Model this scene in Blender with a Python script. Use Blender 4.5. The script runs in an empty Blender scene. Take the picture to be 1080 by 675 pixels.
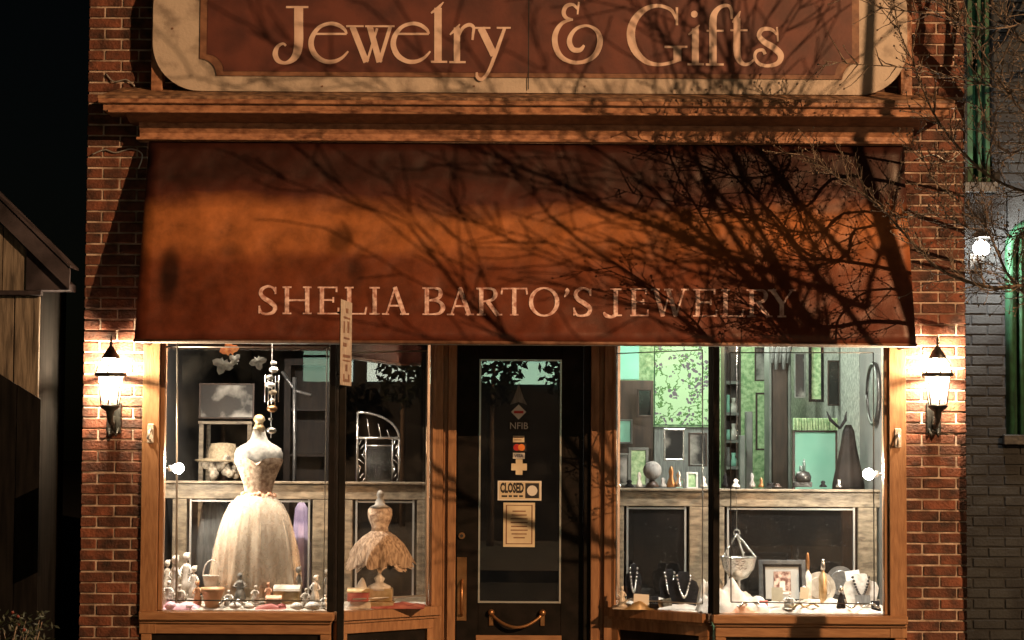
import bpy, bmesh, math, random
from mathutils import Vector, Matrix, noise
random.seed(7)
PI = math.pi
scene = bpy.context.scene
col = scene.collection
R = math.radians

# ------------------------------------------------------------------ camera
F = 2200.0
CZ = 1.75
CAM = Vector((0, -13, CZ))
ph, ro = math.atan(119.5 / F), R(0.35)
r0 = Vector((1, 0, 0)); fw = Vector((0, math.cos(ph), math.sin(ph))); u0 = Vector((0, -math.sin(ph), math.cos(ph)))
rt = r0 * math.cos(ro) + u0 * math.sin(ro)
up = -r0 * math.sin(ro) + u0 * math.cos(ro)
cd = bpy.data.cameras.new('camera'); cam = bpy.data.objects.new('camera', cd); col.objects.link(cam)
cd.sensor_width = 36; cd.lens = F / 1080 * 36; cd.clip_end = 2000
m = Matrix((rt, up, -fw)).transposed().to_4x4(); m.translation = CAM
cam.matrix_world = m
scene.camera = cam

def at(px, py, Y):
    d = fw * F + rt * (px - 540) + up * (337.5 - py)
    return CAM + d * ((Y - CAM.y) / d.y)
def onplane(px, py, p0, n):
    d = fw * F + rt * (px - 540) + up * (337.5 - py)
    return CAM + d * ((p0 - CAM).dot(n) / d.dot(n))
def sc(Y): return F / (13 + Y)

# ------------------------------------------------------------------ materials
def mat(name, c, rough=.6, metal=0, c2=None, scale=8, bump=0, bscale=60, spec=.5, island=0, stretch=None, coat=0, alpha=1, detail=4, contrast=(.35, .65)):
    M = bpy.data.materials.new(name); M.use_nodes = True
    nt = M.node_tree; b = nt.nodes['Principled BSDF']
    b.inputs['Roughness'].default_value = rough; b.inputs['Metallic'].default_value = metal
    b.inputs['Specular IOR Level'].default_value = spec; b.inputs['Coat Weight'].default_value = coat
    b.inputs['Base Color'].default_value = (*c, 1)
    if alpha < 1: b.inputs['Alpha'].default_value = alpha
    tc = nt.nodes.new('ShaderNodeTexCoord'); mp = nt.nodes.new('ShaderNodeMapping')
    nt.links.new(tc.outputs['Object'], mp.inputs[0])
    if stretch: mp.inputs['Scale'].default_value = stretch
    src = None
    if c2:
        n = nt.nodes.new('ShaderNodeTexNoise'); n.inputs['Scale'].default_value = scale; n.inputs['Detail'].default_value = detail
        nt.links.new(mp.outputs[0], n.inputs['Vector'])
        rp = nt.nodes.new('ShaderNodeValToRGB')
        rp.color_ramp.elements[0].position, rp.color_ramp.elements[1].position = contrast
        rp.color_ramp.elements[0].color = (*c, 1); rp.color_ramp.elements[1].color = (*c2, 1)
        nt.links.new(n.outputs['Fac'], rp.inputs[0]); src = rp.outputs[0]
        if island:
            g = nt.nodes.new('ShaderNodeNewGeometry')
            mr = nt.nodes.new('ShaderNodeMapRange'); mr.inputs['To Min'].default_value = 1 - island; mr.inputs['To Max'].default_value = 1 + island
            nt.links.new(g.outputs['Random Per Island'], mr.inputs[0])
            hs = nt.nodes.new('ShaderNodeHueSaturation')
            nt.links.new(mr.outputs[0], hs.inputs['Value']); nt.links.new(src, hs.inputs['Color']); src = hs.outputs[0]
        nt.links.new(src, b.inputs['Base Color'])
    if bump:
        n2 = nt.nodes.new('ShaderNodeTexNoise'); n2.inputs['Scale'].default_value = bscale; n2.inputs['Detail'].default_value = 6
        nt.links.new(mp.outputs[0], n2.inputs['Vector'])
        bp = nt.nodes.new('ShaderNodeBump'); bp.inputs['Strength'].default_value = bump; bp.inputs['Distance'].default_value = .01
        nt.links.new(n2.outputs['Fac'], bp.inputs['Height']); nt.links.new(bp.outputs[0], b.inputs['Normal'])
    return M
def emit(name, c, s):
    M = bpy.data.materials.new(name); M.use_nodes = True
    b = M.node_tree.nodes['Principled BSDF']
    b.inputs['Base Color'].default_value = (*c, 1); b.inputs['Emission Color'].default_value = (*c, 1); b.inputs['Emission Strength'].default_value = s
    return M
def glass(name, ior=1.5, tint=(1, 1, 1), rough=.0, extra=0.0, dirt=0.0):
    M = bpy.data.materials.new(name); M.use_nodes = True
    nt = M.node_tree; nt.nodes.clear()
    o = nt.nodes.new('ShaderNodeOutputMaterial'); mx = nt.nodes.new('ShaderNodeMixShader')
    t = nt.nodes.new('ShaderNodeBsdfTransparent'); t.inputs[0].default_value = (*tint, 1)
    g = nt.nodes.new('ShaderNodeBsdfGlossy'); g.inputs['Roughness'].default_value = rough
    fr = nt.nodes.new('ShaderNodeFresnel'); fr.inputs[0].default_value = ior
    ad = nt.nodes.new('ShaderNodeMath'); ad.operation = 'ADD'; ad.inputs[1].default_value = extra
    nt.links.new(fr.outputs[0], ad.inputs[0]); nt.links.new(ad.outputs[0], mx.inputs[0])
    nt.links.new(t.outputs[0], mx.inputs[1]); nt.links.new(g.outputs[0], mx.inputs[2])
    last = mx.outputs[0]
    if dirt:
        df = nt.nodes.new('ShaderNodeBsdfDiffuse'); df.inputs[0].default_value = (.6, .6, .58, 1)
        tc = nt.nodes.new('ShaderNodeTexCoord'); n = nt.nodes.new('ShaderNodeTexNoise'); n.inputs['Scale'].default_value = 5; n.inputs['Detail'].default_value = 6
        nt.links.new(tc.outputs['Object'], n.inputs['Vector'])
        mr = nt.nodes.new('ShaderNodeMapRange'); mr.inputs[1].default_value = .45; mr.inputs[2].default_value = .8; mr.inputs[4].default_value = dirt
        nt.links.new(n.outputs['Fac'], mr.inputs[0])
        m2 = nt.nodes.new('ShaderNodeMixShader'); nt.links.new(mr.outputs[0], m2.inputs[0])
        nt.links.new(last, m2.inputs[1]); nt.links.new(df.outputs[0], m2.inputs[2]); last = m2.outputs[0]
    nt.links.new(last, o.inputs[0])
    return M

M = {}
M['brick'] = mat('brick', (.036, .013, .008), .75, c2=(.165, .052, .026), scale=11, bump=.8, bscale=60, island=.42, detail=8)
M['mortar'] = mat('mortar', (.16, .115, .09), .9, c2=(.58, .47, .39), scale=9, bump=.4, bscale=90)
M['wood'] = mat('oiled_wood', (.20, .095, .045), .42, c2=(.42, .23, .115), scale=6, bump=.2, bscale=14, stretch=(9, 9, 1.4), contrast=(.2, .8), detail=8)
M['woodh'] = mat('oiled_wood_level', (.20, .095, .045), .42, c2=(.42, .23, .115), scale=6, bump=.2, bscale=14, stretch=(1.4, 9, 9), contrast=(.2, .8), detail=8)
M['redwood'] = mat('red_brown_wood', (.19, .088, .04), .5, c2=(.34, .175, .085), scale=5, bump=.12, bscale=12, stretch=(6, 6, 1))
M['cornice'] = mat('painted_cornice', (.15, .062, .034), .45, c2=(.43, .22, .125), scale=16, bump=.35, bscale=40, stretch=(1, 1.3, 1.6), detail=12, contrast=(.3, .62))
M['cap'] = mat('weathered_cap', (.10, .05, .03), .6, c2=(.36, .21, .12), scale=18, bump=.5, bscale=40, detail=12, contrast=(.38, .66))
M['black'] = mat('black_paint', (.005, .0045, .004), .55, c2=(.013, .010, .009), scale=12, bump=.05, spec=.15)
M['blackmetal'] = mat('black_iron', (.03, .03, .03), .4, .6, c2=(.06, .06, .055), scale=30, bump=.2)
M['cream'] = mat('cream_sign_paint', (.25, .205, .17), .6, c2=(.48, .41, .345), scale=9, bump=.25, bscale=60, detail=12, contrast=(.3, .55))
M['maroon'] = mat('maroon_sign_paint', (.060, .018, .015), .5, c2=(.13, .038, .026), scale=5, bump=.06, detail=8)
M['trimdark'] = mat('brown_moulding', (.14, .065, .04), .5, c2=(.24, .12, .07), scale=20, bump=.1)
M['letters'] = mat('cream_lettering', (.56, .40, .33), .6, c2=(.72, .56, .48), scale=12, detail=8)
M['aletters'] = mat('worn_pink_lettering', (.42, .20, .17), .7, c2=(.88, .68, .66), scale=34, detail=8)
M['glass'] = glass('window_glass', 1.42, dirt=.035)
M['doorglass'] = glass('door_glass', 1.5, extra=.03, dirt=.02)
M['foil'] = mat('silver_foil_tape', (.6, .6, .58), .35, .7)
M['foild'] = mat('dark_foil_tape', (.06, .055, .05), .4, .5)
M['oak'] = mat('pale_display_wood', (.10, .078, .052), .5, c2=(.26, .21, .145), scale=7, bump=.15, bscale=14, stretch=(2, 6, 6))
M['white'] = mat('white_ceramic', (.52, .47, .41), .2, c2=(.80, .77, .72), scale=24)
M['cloth'] = mat('white_cloth', (.42, .36, .29), .8, c2=(.72, .66, .57), scale=14, bump=.35, bscale=22)
M['tulle'] = mat('ivory_tulle', (.48, .34, .23), .85, c2=(.86, .74, .58), scale=7, bump=.35, bscale=30, stretch=(6, 6, .6))
M['bodice'] = mat('ivory_lace', (.26, .165, .11), .7, c2=(.70, .55, .41), scale=38, bump=.6, bscale=80)
M['form'] = mat('grey_form_linen', (.15, .145, .135), .8, c2=(.36, .34, .30), scale=22, bump=.2)
M['rose'] = mat('peach_rose', (.62, .28, .16), .7, c2=(.80, .52, .36), scale=30)
M['pink'] = mat('pink_satin', (.62, .25, .36), .4, c2=(.8, .6, .64), scale=18)
M['redcloth'] = mat('dark_red_cloth', (.25, .03, .03), .6, c2=(.5, .16, .13), scale=14)
M['terra'] = mat('terracotta', (.48, .21, .09), .5, c2=(.66, .38, .2), scale=12)
M['gold'] = mat('old_gold', (.50, .34, .16), .4, .6, c2=(.7, .55, .35), scale=20)
M['silver'] = mat('silver_metal', (.62, .61, .58), .25, .9, c2=(.75, .74, .7), scale=30, bump=.3, bscale=60)
M['brass'] = mat('worn_brass', (.32, .16, .07), .35, .8, c2=(.46, .25, .12), scale=15)
M['velvet'] = mat('black_velvet', (.006, .006, .0065), .85, spec=.2, c2=(.015, .014, .015), scale=20)
M['paper'] = mat('cream_paper', (.55, .47, .33), .8, c2=(.70, .62, .45), scale=9)
M['ink'] = mat('dark_ink', (.02, .018, .02), .7)
M['whitep'] = mat('white_card', (.72, .71, .68), .6)
M['orange'] = mat('orange_print', (.75, .22, .04), .5)
M['redp'] = mat('red_print', (.55, .03, .03), .5)
M['leafo'] = mat('orange_leaf', (.5, .12, .03), .6, c2=(.75, .3, .08), scale=30)
M['leafg'] = mat('pale_leaf', (.10, .10, .085), .6, c2=(.24, .24, .2), scale=30)
M['darkroom'] = mat('dark_room_paint', (.012, .012, .012), .8, c2=(.022, .021, .02), scale=2)
M['darkwood'] = mat('dark_furniture_wood', (.028, .018, .013), .45, c2=(.06, .035, .024), scale=5, stretch=(6, 6, 1))
M['greypaper'] = mat('grey_wallpaper', (.16, .17, .155), .8, c2=(.36, .38, .33), scale=34, detail=8)
M['greenpaper'] = mat('green_wallpaper', (.20, .36, .17), .8, c2=(.52, .68, .40), scale=34, detail=8)
M['mint'] = mat('mint_paint', (.22, .56, .42), .6, c2=(.32, .66, .52), scale=2)
M['asphalt'] = mat('asphalt', (.035, .035, .036), .85, c2=(.06, .06, .06), scale=40, bump=.5, bscale=200)
M['concrete'] = mat('concrete', (.09, .087, .08), .85, c2=(.15, .145, .135), scale=4, bump=.3, bscale=80)
M['bark'] = mat('grey_bark', (.10, .08, .062), .75, c2=(.26, .20, .155), scale=30, bump=.6, bscale=60, stretch=(2, 2, .5))
M['shed'] = mat('weathered_planks', (.045, .036, .029), .85, c2=(.24, .20, .155), scale=6, contrast=(.3, .7), bump=.5, bscale=14, stretch=(6, 6, .7), detail=8)
M['shedroof'] = mat('purple_grey_board', (.018, .015, .019), .8, spec=.2, c2=(.065, .055, .066), scale=5, bump=.4, bscale=20)
M['darkplank'] = mat('dark_plank_and_shadow', (.005, .005, .005), .9, spec=.05, c2=(.012, .011, .011), scale=5, stretch=(6, 6, .6))  # also the colour of the panel that imitates the shed's shadow
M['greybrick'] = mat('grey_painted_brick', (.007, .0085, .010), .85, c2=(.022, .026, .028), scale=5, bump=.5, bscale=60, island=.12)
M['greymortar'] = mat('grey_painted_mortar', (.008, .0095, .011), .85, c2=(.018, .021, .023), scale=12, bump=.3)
M['greenframe'] = mat('green_window_paint', (.005, .035, .016), .7, c2=(.014, .085, .038), scale=14, detail=8)
M['purple'] = mat('lilac_fabric', (.25, .2, .34), .8, c2=(.4, .33, .48), scale=10)
M['greyfab'] = mat('grey_fabric', (.16, .16, .155), .8, c2=(.27, .27, .26), scale=10, stretch=(8, 8, 1))
M['straw'] = mat('straw', (.12, .095, .06), .8, c2=(.24, .19, .12), scale=60, bump=.5)
M['signplate'] = mat('pale_sign_metal', (.34, .28, .24), .5, c2=(.52, .45, .38), scale=20)
M['leaf'] = mat('dark_shrub_leaf', (.012, .02, .009), .6, c2=(.03, .04, .018), scale=20)
M['redflower'] = mat('red_petal', (.16, .03, .018), .6)

# awning canvas: sun-bleached and stained vinyl
def canvas():
    A = bpy.data.materials.new('faded_rust_canvas'); A.use_nodes = True
    nt = A.node_tree; b = nt.nodes['Principled BSDF']; L = nt.links.new
    b.inputs['Roughness'].default_value = .42; b.inputs['Specular IOR Level'].default_value = .45
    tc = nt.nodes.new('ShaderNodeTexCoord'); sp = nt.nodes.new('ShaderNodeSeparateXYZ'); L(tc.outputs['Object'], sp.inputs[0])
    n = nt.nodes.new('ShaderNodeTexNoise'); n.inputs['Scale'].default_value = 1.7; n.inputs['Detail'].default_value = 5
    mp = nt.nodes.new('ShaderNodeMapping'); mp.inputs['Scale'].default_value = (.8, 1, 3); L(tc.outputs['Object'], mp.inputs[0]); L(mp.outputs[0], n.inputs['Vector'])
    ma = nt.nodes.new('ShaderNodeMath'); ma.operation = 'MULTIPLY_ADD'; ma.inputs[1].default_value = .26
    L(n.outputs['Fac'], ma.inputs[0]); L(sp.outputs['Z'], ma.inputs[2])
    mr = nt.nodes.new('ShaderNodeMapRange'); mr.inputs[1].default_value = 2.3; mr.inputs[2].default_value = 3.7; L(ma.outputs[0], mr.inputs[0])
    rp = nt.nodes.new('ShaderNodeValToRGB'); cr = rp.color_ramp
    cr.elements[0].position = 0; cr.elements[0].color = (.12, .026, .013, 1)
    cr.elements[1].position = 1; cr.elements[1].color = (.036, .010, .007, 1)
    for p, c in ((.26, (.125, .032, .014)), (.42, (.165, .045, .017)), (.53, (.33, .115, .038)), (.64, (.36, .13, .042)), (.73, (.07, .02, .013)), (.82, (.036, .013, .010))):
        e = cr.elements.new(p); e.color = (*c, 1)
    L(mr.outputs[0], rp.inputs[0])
    # grime blotches
    n3 = nt.nodes.new('ShaderNodeTexNoise'); n3.inputs['Scale'].default_value = 6; n3.inputs['Detail'].default_value = 12; n3.inputs['Roughness'].default_value = .68; L(tc.outputs['Object'], n3.inputs['Vector'])
    r3 = nt.nodes.new('ShaderNodeMapRange'); r3.inputs[1].default_value = .3; r3.inputs[2].default_value = .7; r3.inputs[3].default_value = .5; r3.inputs[4].default_value = 1.32; L(n3.outputs['Fac'], r3.inputs[0])
    hs = nt.nodes.new('ShaderNodeHueSaturation'); L(rp.outputs[0], hs.inputs['Color'])
    # a few real stains with their own places
    fac = r3.outputs[0]
    for (sx, sz, rx, rz, k) in ((-2.08, 2.70, .07, .20, .80), (-1.72, 2.86, .09, .05, .35), (-1.05, 2.92, .08, .10, .6), (-.95, 2.72, .05, .12, .4), (-1.95, 3.3, .2, .06, .3)):
        a = nt.nodes.new('ShaderNodeVectorMath'); a.operation = 'SUBTRACT'; a.inputs[1].default_value = (sx, 0, sz); L(tc.outputs['Object'], a.inputs[0])
        s2 = nt.nodes.new('ShaderNodeVectorMath'); s2.operation = 'MULTIPLY'; s2.inputs[1].default_value = (1 / rx, 0, 1 / rz); L(a.outputs[0], s2.inputs[0])
        ln = nt.nodes.new('ShaderNodeVectorMath'); ln.operation = 'LENGTH'; L(s2.outputs[0], ln.inputs[0])
        m1 = nt.nodes.new('ShaderNodeMapRange'); m1.interpolation_type = 'SMOOTHSTEP'; m1.inputs[1].default_value = .4; m1.inputs[2].default_value = 1.3; m1.inputs[3].default_value = 1 - k; m1.inputs[4].default_value = 1; L(ln.outputs[1], m1.inputs[0])
        mu = nt.nodes.new('ShaderNodeMath'); mu.operation = 'MULTIPLY'; L(fac, mu.inputs[0]); L(m1.outputs[0], mu.inputs[1]); fac = mu.outputs[0]
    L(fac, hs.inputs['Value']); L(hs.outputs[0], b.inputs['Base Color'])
    n4 = nt.nodes.new('ShaderNodeTexNoise'); n4.inputs['Scale'].default_value = 160; L(tc.outputs['Object'], n4.inputs['Vector'])
    n5 = nt.nodes.new('ShaderNodeTexNoise'); n5.inputs['Scale'].default_value = 3; L(tc.outputs['Object'], n5.inputs['Vector'])
    b1 = nt.nodes.new('ShaderNodeBump'); b1.inputs['Strength'].default_value = .25; b1.inputs['Distance'].default_value = .004; L(n4.outputs['Fac'], b1.inputs['Height'])
    b2 = nt.nodes.new('ShaderNodeBump'); b2.inputs['Strength'].default_value = .85; b2.inputs['Distance'].default_value = .05; L(n5.outputs['Fac'], b2.inputs['Height']); L(b1.outputs[0], b2.inputs['Normal'])
    L(b2.outputs[0], b.inputs['Normal'])
    return A
M['canvas'] = canvas()

def floral():
    A = bpy.data.materials.new('floral_wallpaper'); A.use_nodes = True
    nt = A.node_tree; b = nt.nodes['Principled BSDF']; L = nt.links.new; b.inputs['Roughness'].default_value = .8
    tc = nt.nodes.new('ShaderNodeTexCoord')
    n = nt.nodes.new('ShaderNodeTexNoise'); n.inputs['Scale'].default_value = 7; n.inputs['Detail'].default_value = 2; L(tc.outputs['Object'], n.inputs['Vector'])
    v = nt.nodes.new('ShaderNodeTexVoronoi'); v.feature = 'DISTANCE_TO_EDGE'; v.inputs['Scale'].default_value = 15
    mx = nt.nodes.new('ShaderNodeMix'); mx.data_type = 'VECTOR'; mx.inputs[0].default_value = .12; L(tc.outputs['Object'], mx.inputs[4]); L(n.outputs['Color'], mx.inputs[5]); L(mx.outputs[1], v.inputs['Vector'])
    v2 = nt.nodes.new('ShaderNodeTexVoronoi'); v2.inputs['Scale'].default_value = 34; L(mx.outputs[1], v2.inputs['Vector'])
    n9 = nt.nodes.new('ShaderNodeTexNoise'); n9.inputs['Scale'].default_value = 11; n9.inputs['Detail'].default_value = 3; n9.inputs['Roughness'].default_value = .6; L(tc.outputs['Object'], n9.inputs['Vector'])
    q9 = nt.nodes.new('ShaderNodeMath'); q9.operation = 'SUBTRACT'; q9.inputs[1].default_value = .5; L(n9.outputs['Fac'], q9.inputs[0])
    a9 = nt.nodes.new('ShaderNodeMath'); a9.operation = 'ABSOLUTE'; L(q9.outputs[0], a9.inputs[0])
    r1 = nt.nodes.new('ShaderNodeMath'); r1.operation = 'LESS_THAN'; r1.inputs[1].default_value = .022; L(a9.outputs[0], r1.inputs[0])
    r2 = nt.nodes.new('ShaderNodeMath'); r2.operation = 'LESS_THAN'; r2.inputs[1].default_value = .42; L(v2.outputs['Distance'], r2.inputs[0])
    n6 = nt.nodes.new('ShaderNodeTexNoise'); n6.inputs['Scale'].default_value = 8; L(tc.outputs['Object'], n6.inputs['Vector'])
    g6 = nt.nodes.new('ShaderNodeMath'); g6.operation = 'GREATER_THAN'; g6.inputs[1].default_value = .5; L(n6.outputs['Fac'], g6.inputs[0])
    m6 = nt.nodes.new('ShaderNodeMath'); m6.operation = 'MULTIPLY'; L(r2.outputs[0], m6.inputs[0]); L(g6.outputs[0], m6.inputs[1])
    c1 = nt.nodes.new('ShaderNodeMix'); c1.data_type = 'RGBA'; c1.inputs[6].default_value = (.50, .70, .42, 1); c1.inputs[7].default_value = (.10, .22, .06, 1); L(r1.outputs[0], c1.inputs[0])
    c2 = nt.nodes.new('ShaderNodeMix'); c2.data_type = 'RGBA'; c2.inputs[7].default_value = (.16, .13, .16, 1); L(m6.outputs[0], c2.inputs[0]); L(c1.outputs[2], c2.inputs[6])
    L(c2.outputs[2], b.inputs['Base Color'])
    return A
M['floral'] = floral()

# ------------------------------------------------------------------ mesh helpers
class MB:
    def __init__(s): s.bm = bmesh.new()
    def box(s, x0, x1, y0, y1, z0, z1, bev=0):
        v = [s.bm.verts.new((x, y, z)) for x in (x0, x1) for y in (y0, y1) for z in (z0, z1)]
        fs = [s.bm.faces.new([v[i] for i in q]) for q in ((0, 1, 3, 2), (4, 6, 7, 5), (0, 4, 5, 1), (2, 3, 7, 6), (0, 2, 6, 4), (1, 5, 7, 3))]
        if bev: bmesh.ops.bevel(s.bm, geom=list({e for f in fs for e in f.edges}), offset=bev, segments=1, affect='EDGES')
        return s
    def prism(s, pts, off):
        """closed polygon (list of Vector) pushed along vector off"""
        a = [s.bm.verts.new(p) for p in pts]; b = [s.bm.verts.new(Vector(p) + off) for p in pts]
        n = len(a)
        try:
            s.bm.faces.new(a); s.bm.faces.new(b[::-1])
        except ValueError: pass
        for i in range(n): s.bm.faces.new((a[i], b[i], b[(i + 1) % n], a[(i + 1) % n]))
        return s
    def profx(s, prof, x0, x1):
        """profile of (y,z) swept along x"""
        return s.prism([Vector((x0, y, z)) for y, z in prof], Vector((x1 - x0, 0, 0)))
    def tube(s, pts, rad, sides=8, cap=True, flat=1):
        pts = [Vector(p) for p in pts]; n = len(pts)
        if not isinstance(rad, (list, tuple)): rad = [rad] * n
        rings = []; ref = None
        for i, p in enumerate(pts):
            d = (pts[min(i + 1, n - 1)] - pts[max(i - 1, 0)])
            d = d.normalized() if d.length > 1e-9 else Vector((0, 0, 1))
            if ref is None: ref = Vector((0, 0, 1)) if abs(d.z) < .9 else Vector((1, 0, 0))
            a = d.cross(ref); a = a.normalized() if a.length > 1e-6 else d.orthogonal().normalized()
            b = a.cross(d).normalized(); ref = b
            rings.append([s.bm.verts.new(p + (a * math.cos(2 * PI * k / sides) + b * math.sin(2 * PI * k / sides) * flat) * rad[i]) for k in range(sides)])
        for i in range(n - 1):
            for k in range(sides):
                f = s.bm.faces.new((rings[i][k], rings[i][(k + 1) % sides], rings[i + 1][(k + 1) % sides], rings[i + 1][k])); f.smooth = True
        if cap: s.bm.faces.new(rings[0][::-1]); s.bm.faces.new(rings[-1])
        return s
    def lathe(s, cx, cy, prof, seg=24, sy=1.0, mod=None, cap=True):
        """prof: list of (r,z)"""
        rings = []
        for r, z in prof:
            ring = []
            for k in range(seg):
                a = 2 * PI * k / seg
                rr = r * (mod(a, z) if mod else 1)
                ring.append(s.bm.verts.new((cx + rr * math.cos(a), cy + rr * math.sin(a) * sy, z)))
            rings.append(ring)
        for i in range(len(rings) - 1):
            for k in range(seg):
                f = s.bm.faces.new((rings[i][k], rings[i][(k + 1) % seg], rings[i + 1][(k + 1) % seg], rings[i + 1][k])); f.smooth = True
        if cap: s.bm.faces.new(rings[0][::-1]); s.bm.faces.new(rings[-1])
        return s
    def ball(s, c, r, seg=10, sz=1.0):
        n = max(5, seg // 2 + 1)
        return s.lathe(c[0], c[1], [(max(r * math.sin(PI * i / n), r * .03), c[2] - r * sz * math.cos(PI * i / n)) for i in range(n + 1)], seg)
    def build(s, name, mt, parent=None, label=None):
        bmesh.ops.recalc_face_normals(s.bm, faces=s.bm.faces)
        me = bpy.data.meshes.new(name); s.bm.to_mesh(me); s.bm.free()
        me.materials.append(mt)
        o = bpy.data.objects.new(name, me); col.objects.link(o)
        if parent:
            o.parent = parent; o.matrix_parent_inverse = Matrix.Translation(-parent.location) if parent.type == 'EMPTY' else Matrix.Identity(4)
        if label: o['label'] = label
        return o

def tag(o, label, cat, group=None, kind=None):
    if label: o['label'] = label
    if cat: o['category'] = cat
    if group: o['group'] = group
    if kind: o['kind'] = kind
    return o
def thing(name, loc, label, cat, group=None):
    o = bpy.data.objects.new(name, None); o.location = loc; o.empty_display_size = .1; col.objects.link(o)
    return tag(o, label, cat, group)
def copy_tree(src, loc, label, group=None):
    """copies a thing, its parts and sub-parts"""
    c = src.copy(); col.objects.link(c); c.location = loc; c['label'] = label
    if group: c['group'] = group
    def rec(a, b):
        for ch in [o for o in src_children[a.name]]:
            d = ch.copy(); col.objects.link(d); d.parent = b
            src_children.setdefault(d.name, []); rec(ch, d)
    src_children = {}
    for o in bpy.data.objects:
        if o.parent: src_children.setdefault(o.parent.name, []).append(o)
        src_children.setdefault(o.name, [])
    rec(src, c)
    return c
def struct(o): o['kind'] = 'structure'; return o

# strokes: lettering from variable-width strokes mapped onto a plane
def catmull(p, n=6):
    out = []
    q = [p[0]] + list(p) + [p[-1]]
    for i in range(1, len(q) - 2):
        for k in range(n):
            t = k / n
            out.append(tuple(.5 * (2 * q[i][j] + (q[i + 1][j] - q[i - 1][j]) * t + (2 * q[i - 1][j] - 5 * q[i][j] + 4 * q[i + 1][j] - q[i + 2][j]) * t * t + (3 * q[i][j] - q[i - 1][j] - 3 * q[i + 1][j] + q[i + 2][j]) * t ** 3) for j in range(3)))
    out.append(tuple(p[-1])); return out
class Lett:
    def __init__(s, mp, nrm, base=.002): s.m = mp; s.n = nrm.normalized(); s.mb = MB(); s.k = 0; s.base = base
    def _lift(s): s.k += 1; return s.base + .00022 * (s.k % 9)
    def stroke(s, pts, curve=False):
        pts = [tuple(p) for p in pts]
        if curve: pts = catmull(pts)
        L_, R_ = [], []
        n = len(pts)
        for i, (x, y, w) in enumerate(pts):
            a = pts[max(i - 1, 0)]; b = pts[min(i + 1, n - 1)]
            dx, dy = b[0] - a[0], b[1] - a[1]; l = math.hypot(dx, dy) or 1
            L_.append((x - dy / l * w / 2, y + dx / l * w / 2)); R_.append((x + dy / l * w / 2, y - dx / l * w / 2))
        h = s.n * s._lift(); bm = s.mb.bm
        va = [bm.verts.new(s.m(*p) + h) for p in L_]; vb = [bm.verts.new(s.m(*p) + h) for p in R_]
        wa = [bm.verts.new(s.m(*p) + s.n * .0003) for p in L_]; wb = [bm.verts.new(s.m(*p) + s.n * .0003) for p in R_]
        for i in range(n - 1):
            bm.faces.new((va[i], va[i + 1], vb[i + 1], vb[i])); bm.faces.new((va[i], wa[i], wa[i + 1], va[i + 1])); bm.faces.new((vb[i], vb[i + 1], wb[i + 1], wb[i]))
    def line(s, x0, y0, x1, y1, w): s.stroke([(x0, y0, w), (x1, y1, w)])
    def disc(s, x, y, r): s.stroke([(x - r * math.cos(t), y, max(2 * r * math.sin(t), .01)) for t in [PI * i / 10 for i in range(11)]])
    def build(s, name, mt, parent): return s.mb.build(name, mt, parent)

# ------------------------------------------------------------------ ground
def sheet(name, x0, x1, y0, y1, z, mt):
    b = MB(); b.box(x0, x1, y0, y1, z - .2, z); o = b.build(name, mt); return struct(o)
sheet('ground', -120, 120, -120, 120, -.16, M['asphalt'])
sheet('road', -60, 60, -12.4, -6.6, -.14, M['asphalt'])
sheet('pavement', -60, 60, -6.4, -.02, 0.0, M['concrete'])
b = MB(); b.box(-60, 60, -6.59, -6.41, -.3, .004, .01); struct(b.build('kerb', M['concrete']))
b = MB(); b.box(-60, 60, -19.99, -12.6, -.3, 0); struct(b.build('far_pavement', M['concrete']))

# ------------------------------------------------------------------ shop building
BX = .08
HO, HI = 2.752, 2.374     # pier outer and inner half widths
WH = 2.62                 # window head height
shop = thing('shop_building', (BX, 0, 0), 'red brick jewelry shop with orange wood windows and recessed black door', 'building')

def bricks(mb, x0, x1, z0, z1, y, depth=.1, L=.203, H=.0575, J=.0105, axis='x', seed=0):
    rnd = random.Random(seed)
    z = z0; row = 0
    while z < z1 - .02:
        x = x0 - (L + J) * (.5 if row % 2 else 0)
        while x < x1 - .012:
            a, b_ = max(x, x0), min(x + L, x1)
            if b_ - a > .03:
                j = rnd.uniform(-.0025, .0025)
                q = [rnd.uniform(-.0015, .0015) for _ in range(4)]
                if axis == 'x': mb.box(a + q[0], b_ + q[1], y + j, y + depth, z + q[2], min(z + H, z1) + q[3], .004)
                else: mb.box(y - depth, y + j, a + q[0], b_ + q[1], z + q[2], z + H + q[3], .004)
            x += L + J
        z += H + J; row += 1

wall = MB()
for s_ in (-1, 1):
    xa, xb = sorted((BX + s_ * HO, BX + s_ * HI))
    bricks(wall, xa, xb, .0, 3.86, 0, seed=3 + s_)
bricks(wall, BX - HO, BX + HO, 3.874, 5.6, 0, seed=9)
bricks(wall, .12, 2.0, .0, 5.6, BX + HO, axis='y', seed=5)
o_wall = wall.build('wall', M['brick'], shop)
mo = MB()
for s_ in (-1, 1):
    xa, xb = sorted((BX + s_ * (HO - .007), BX + s_ * (HI + .002)))
    mo.box(xa, xb, .007, .45, -.05, 3.868)
mo.box(BX - HO + .007, BX + HO - .007, .0075, .45, 3.87, 5.6)
mo.box(BX - HI, BX + HI, .05, .40, WH + .08, 3.868)
for s_ in (-1, 1):
    xa, xb = sorted((BX + s_ * (HO - .008), BX + s_ * (HO - .3)))
    mo.box(xa, xb, .451, 6.4, -.05, 5.6)
mo.build('mortar_backing', M['mortar'], shop)

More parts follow.
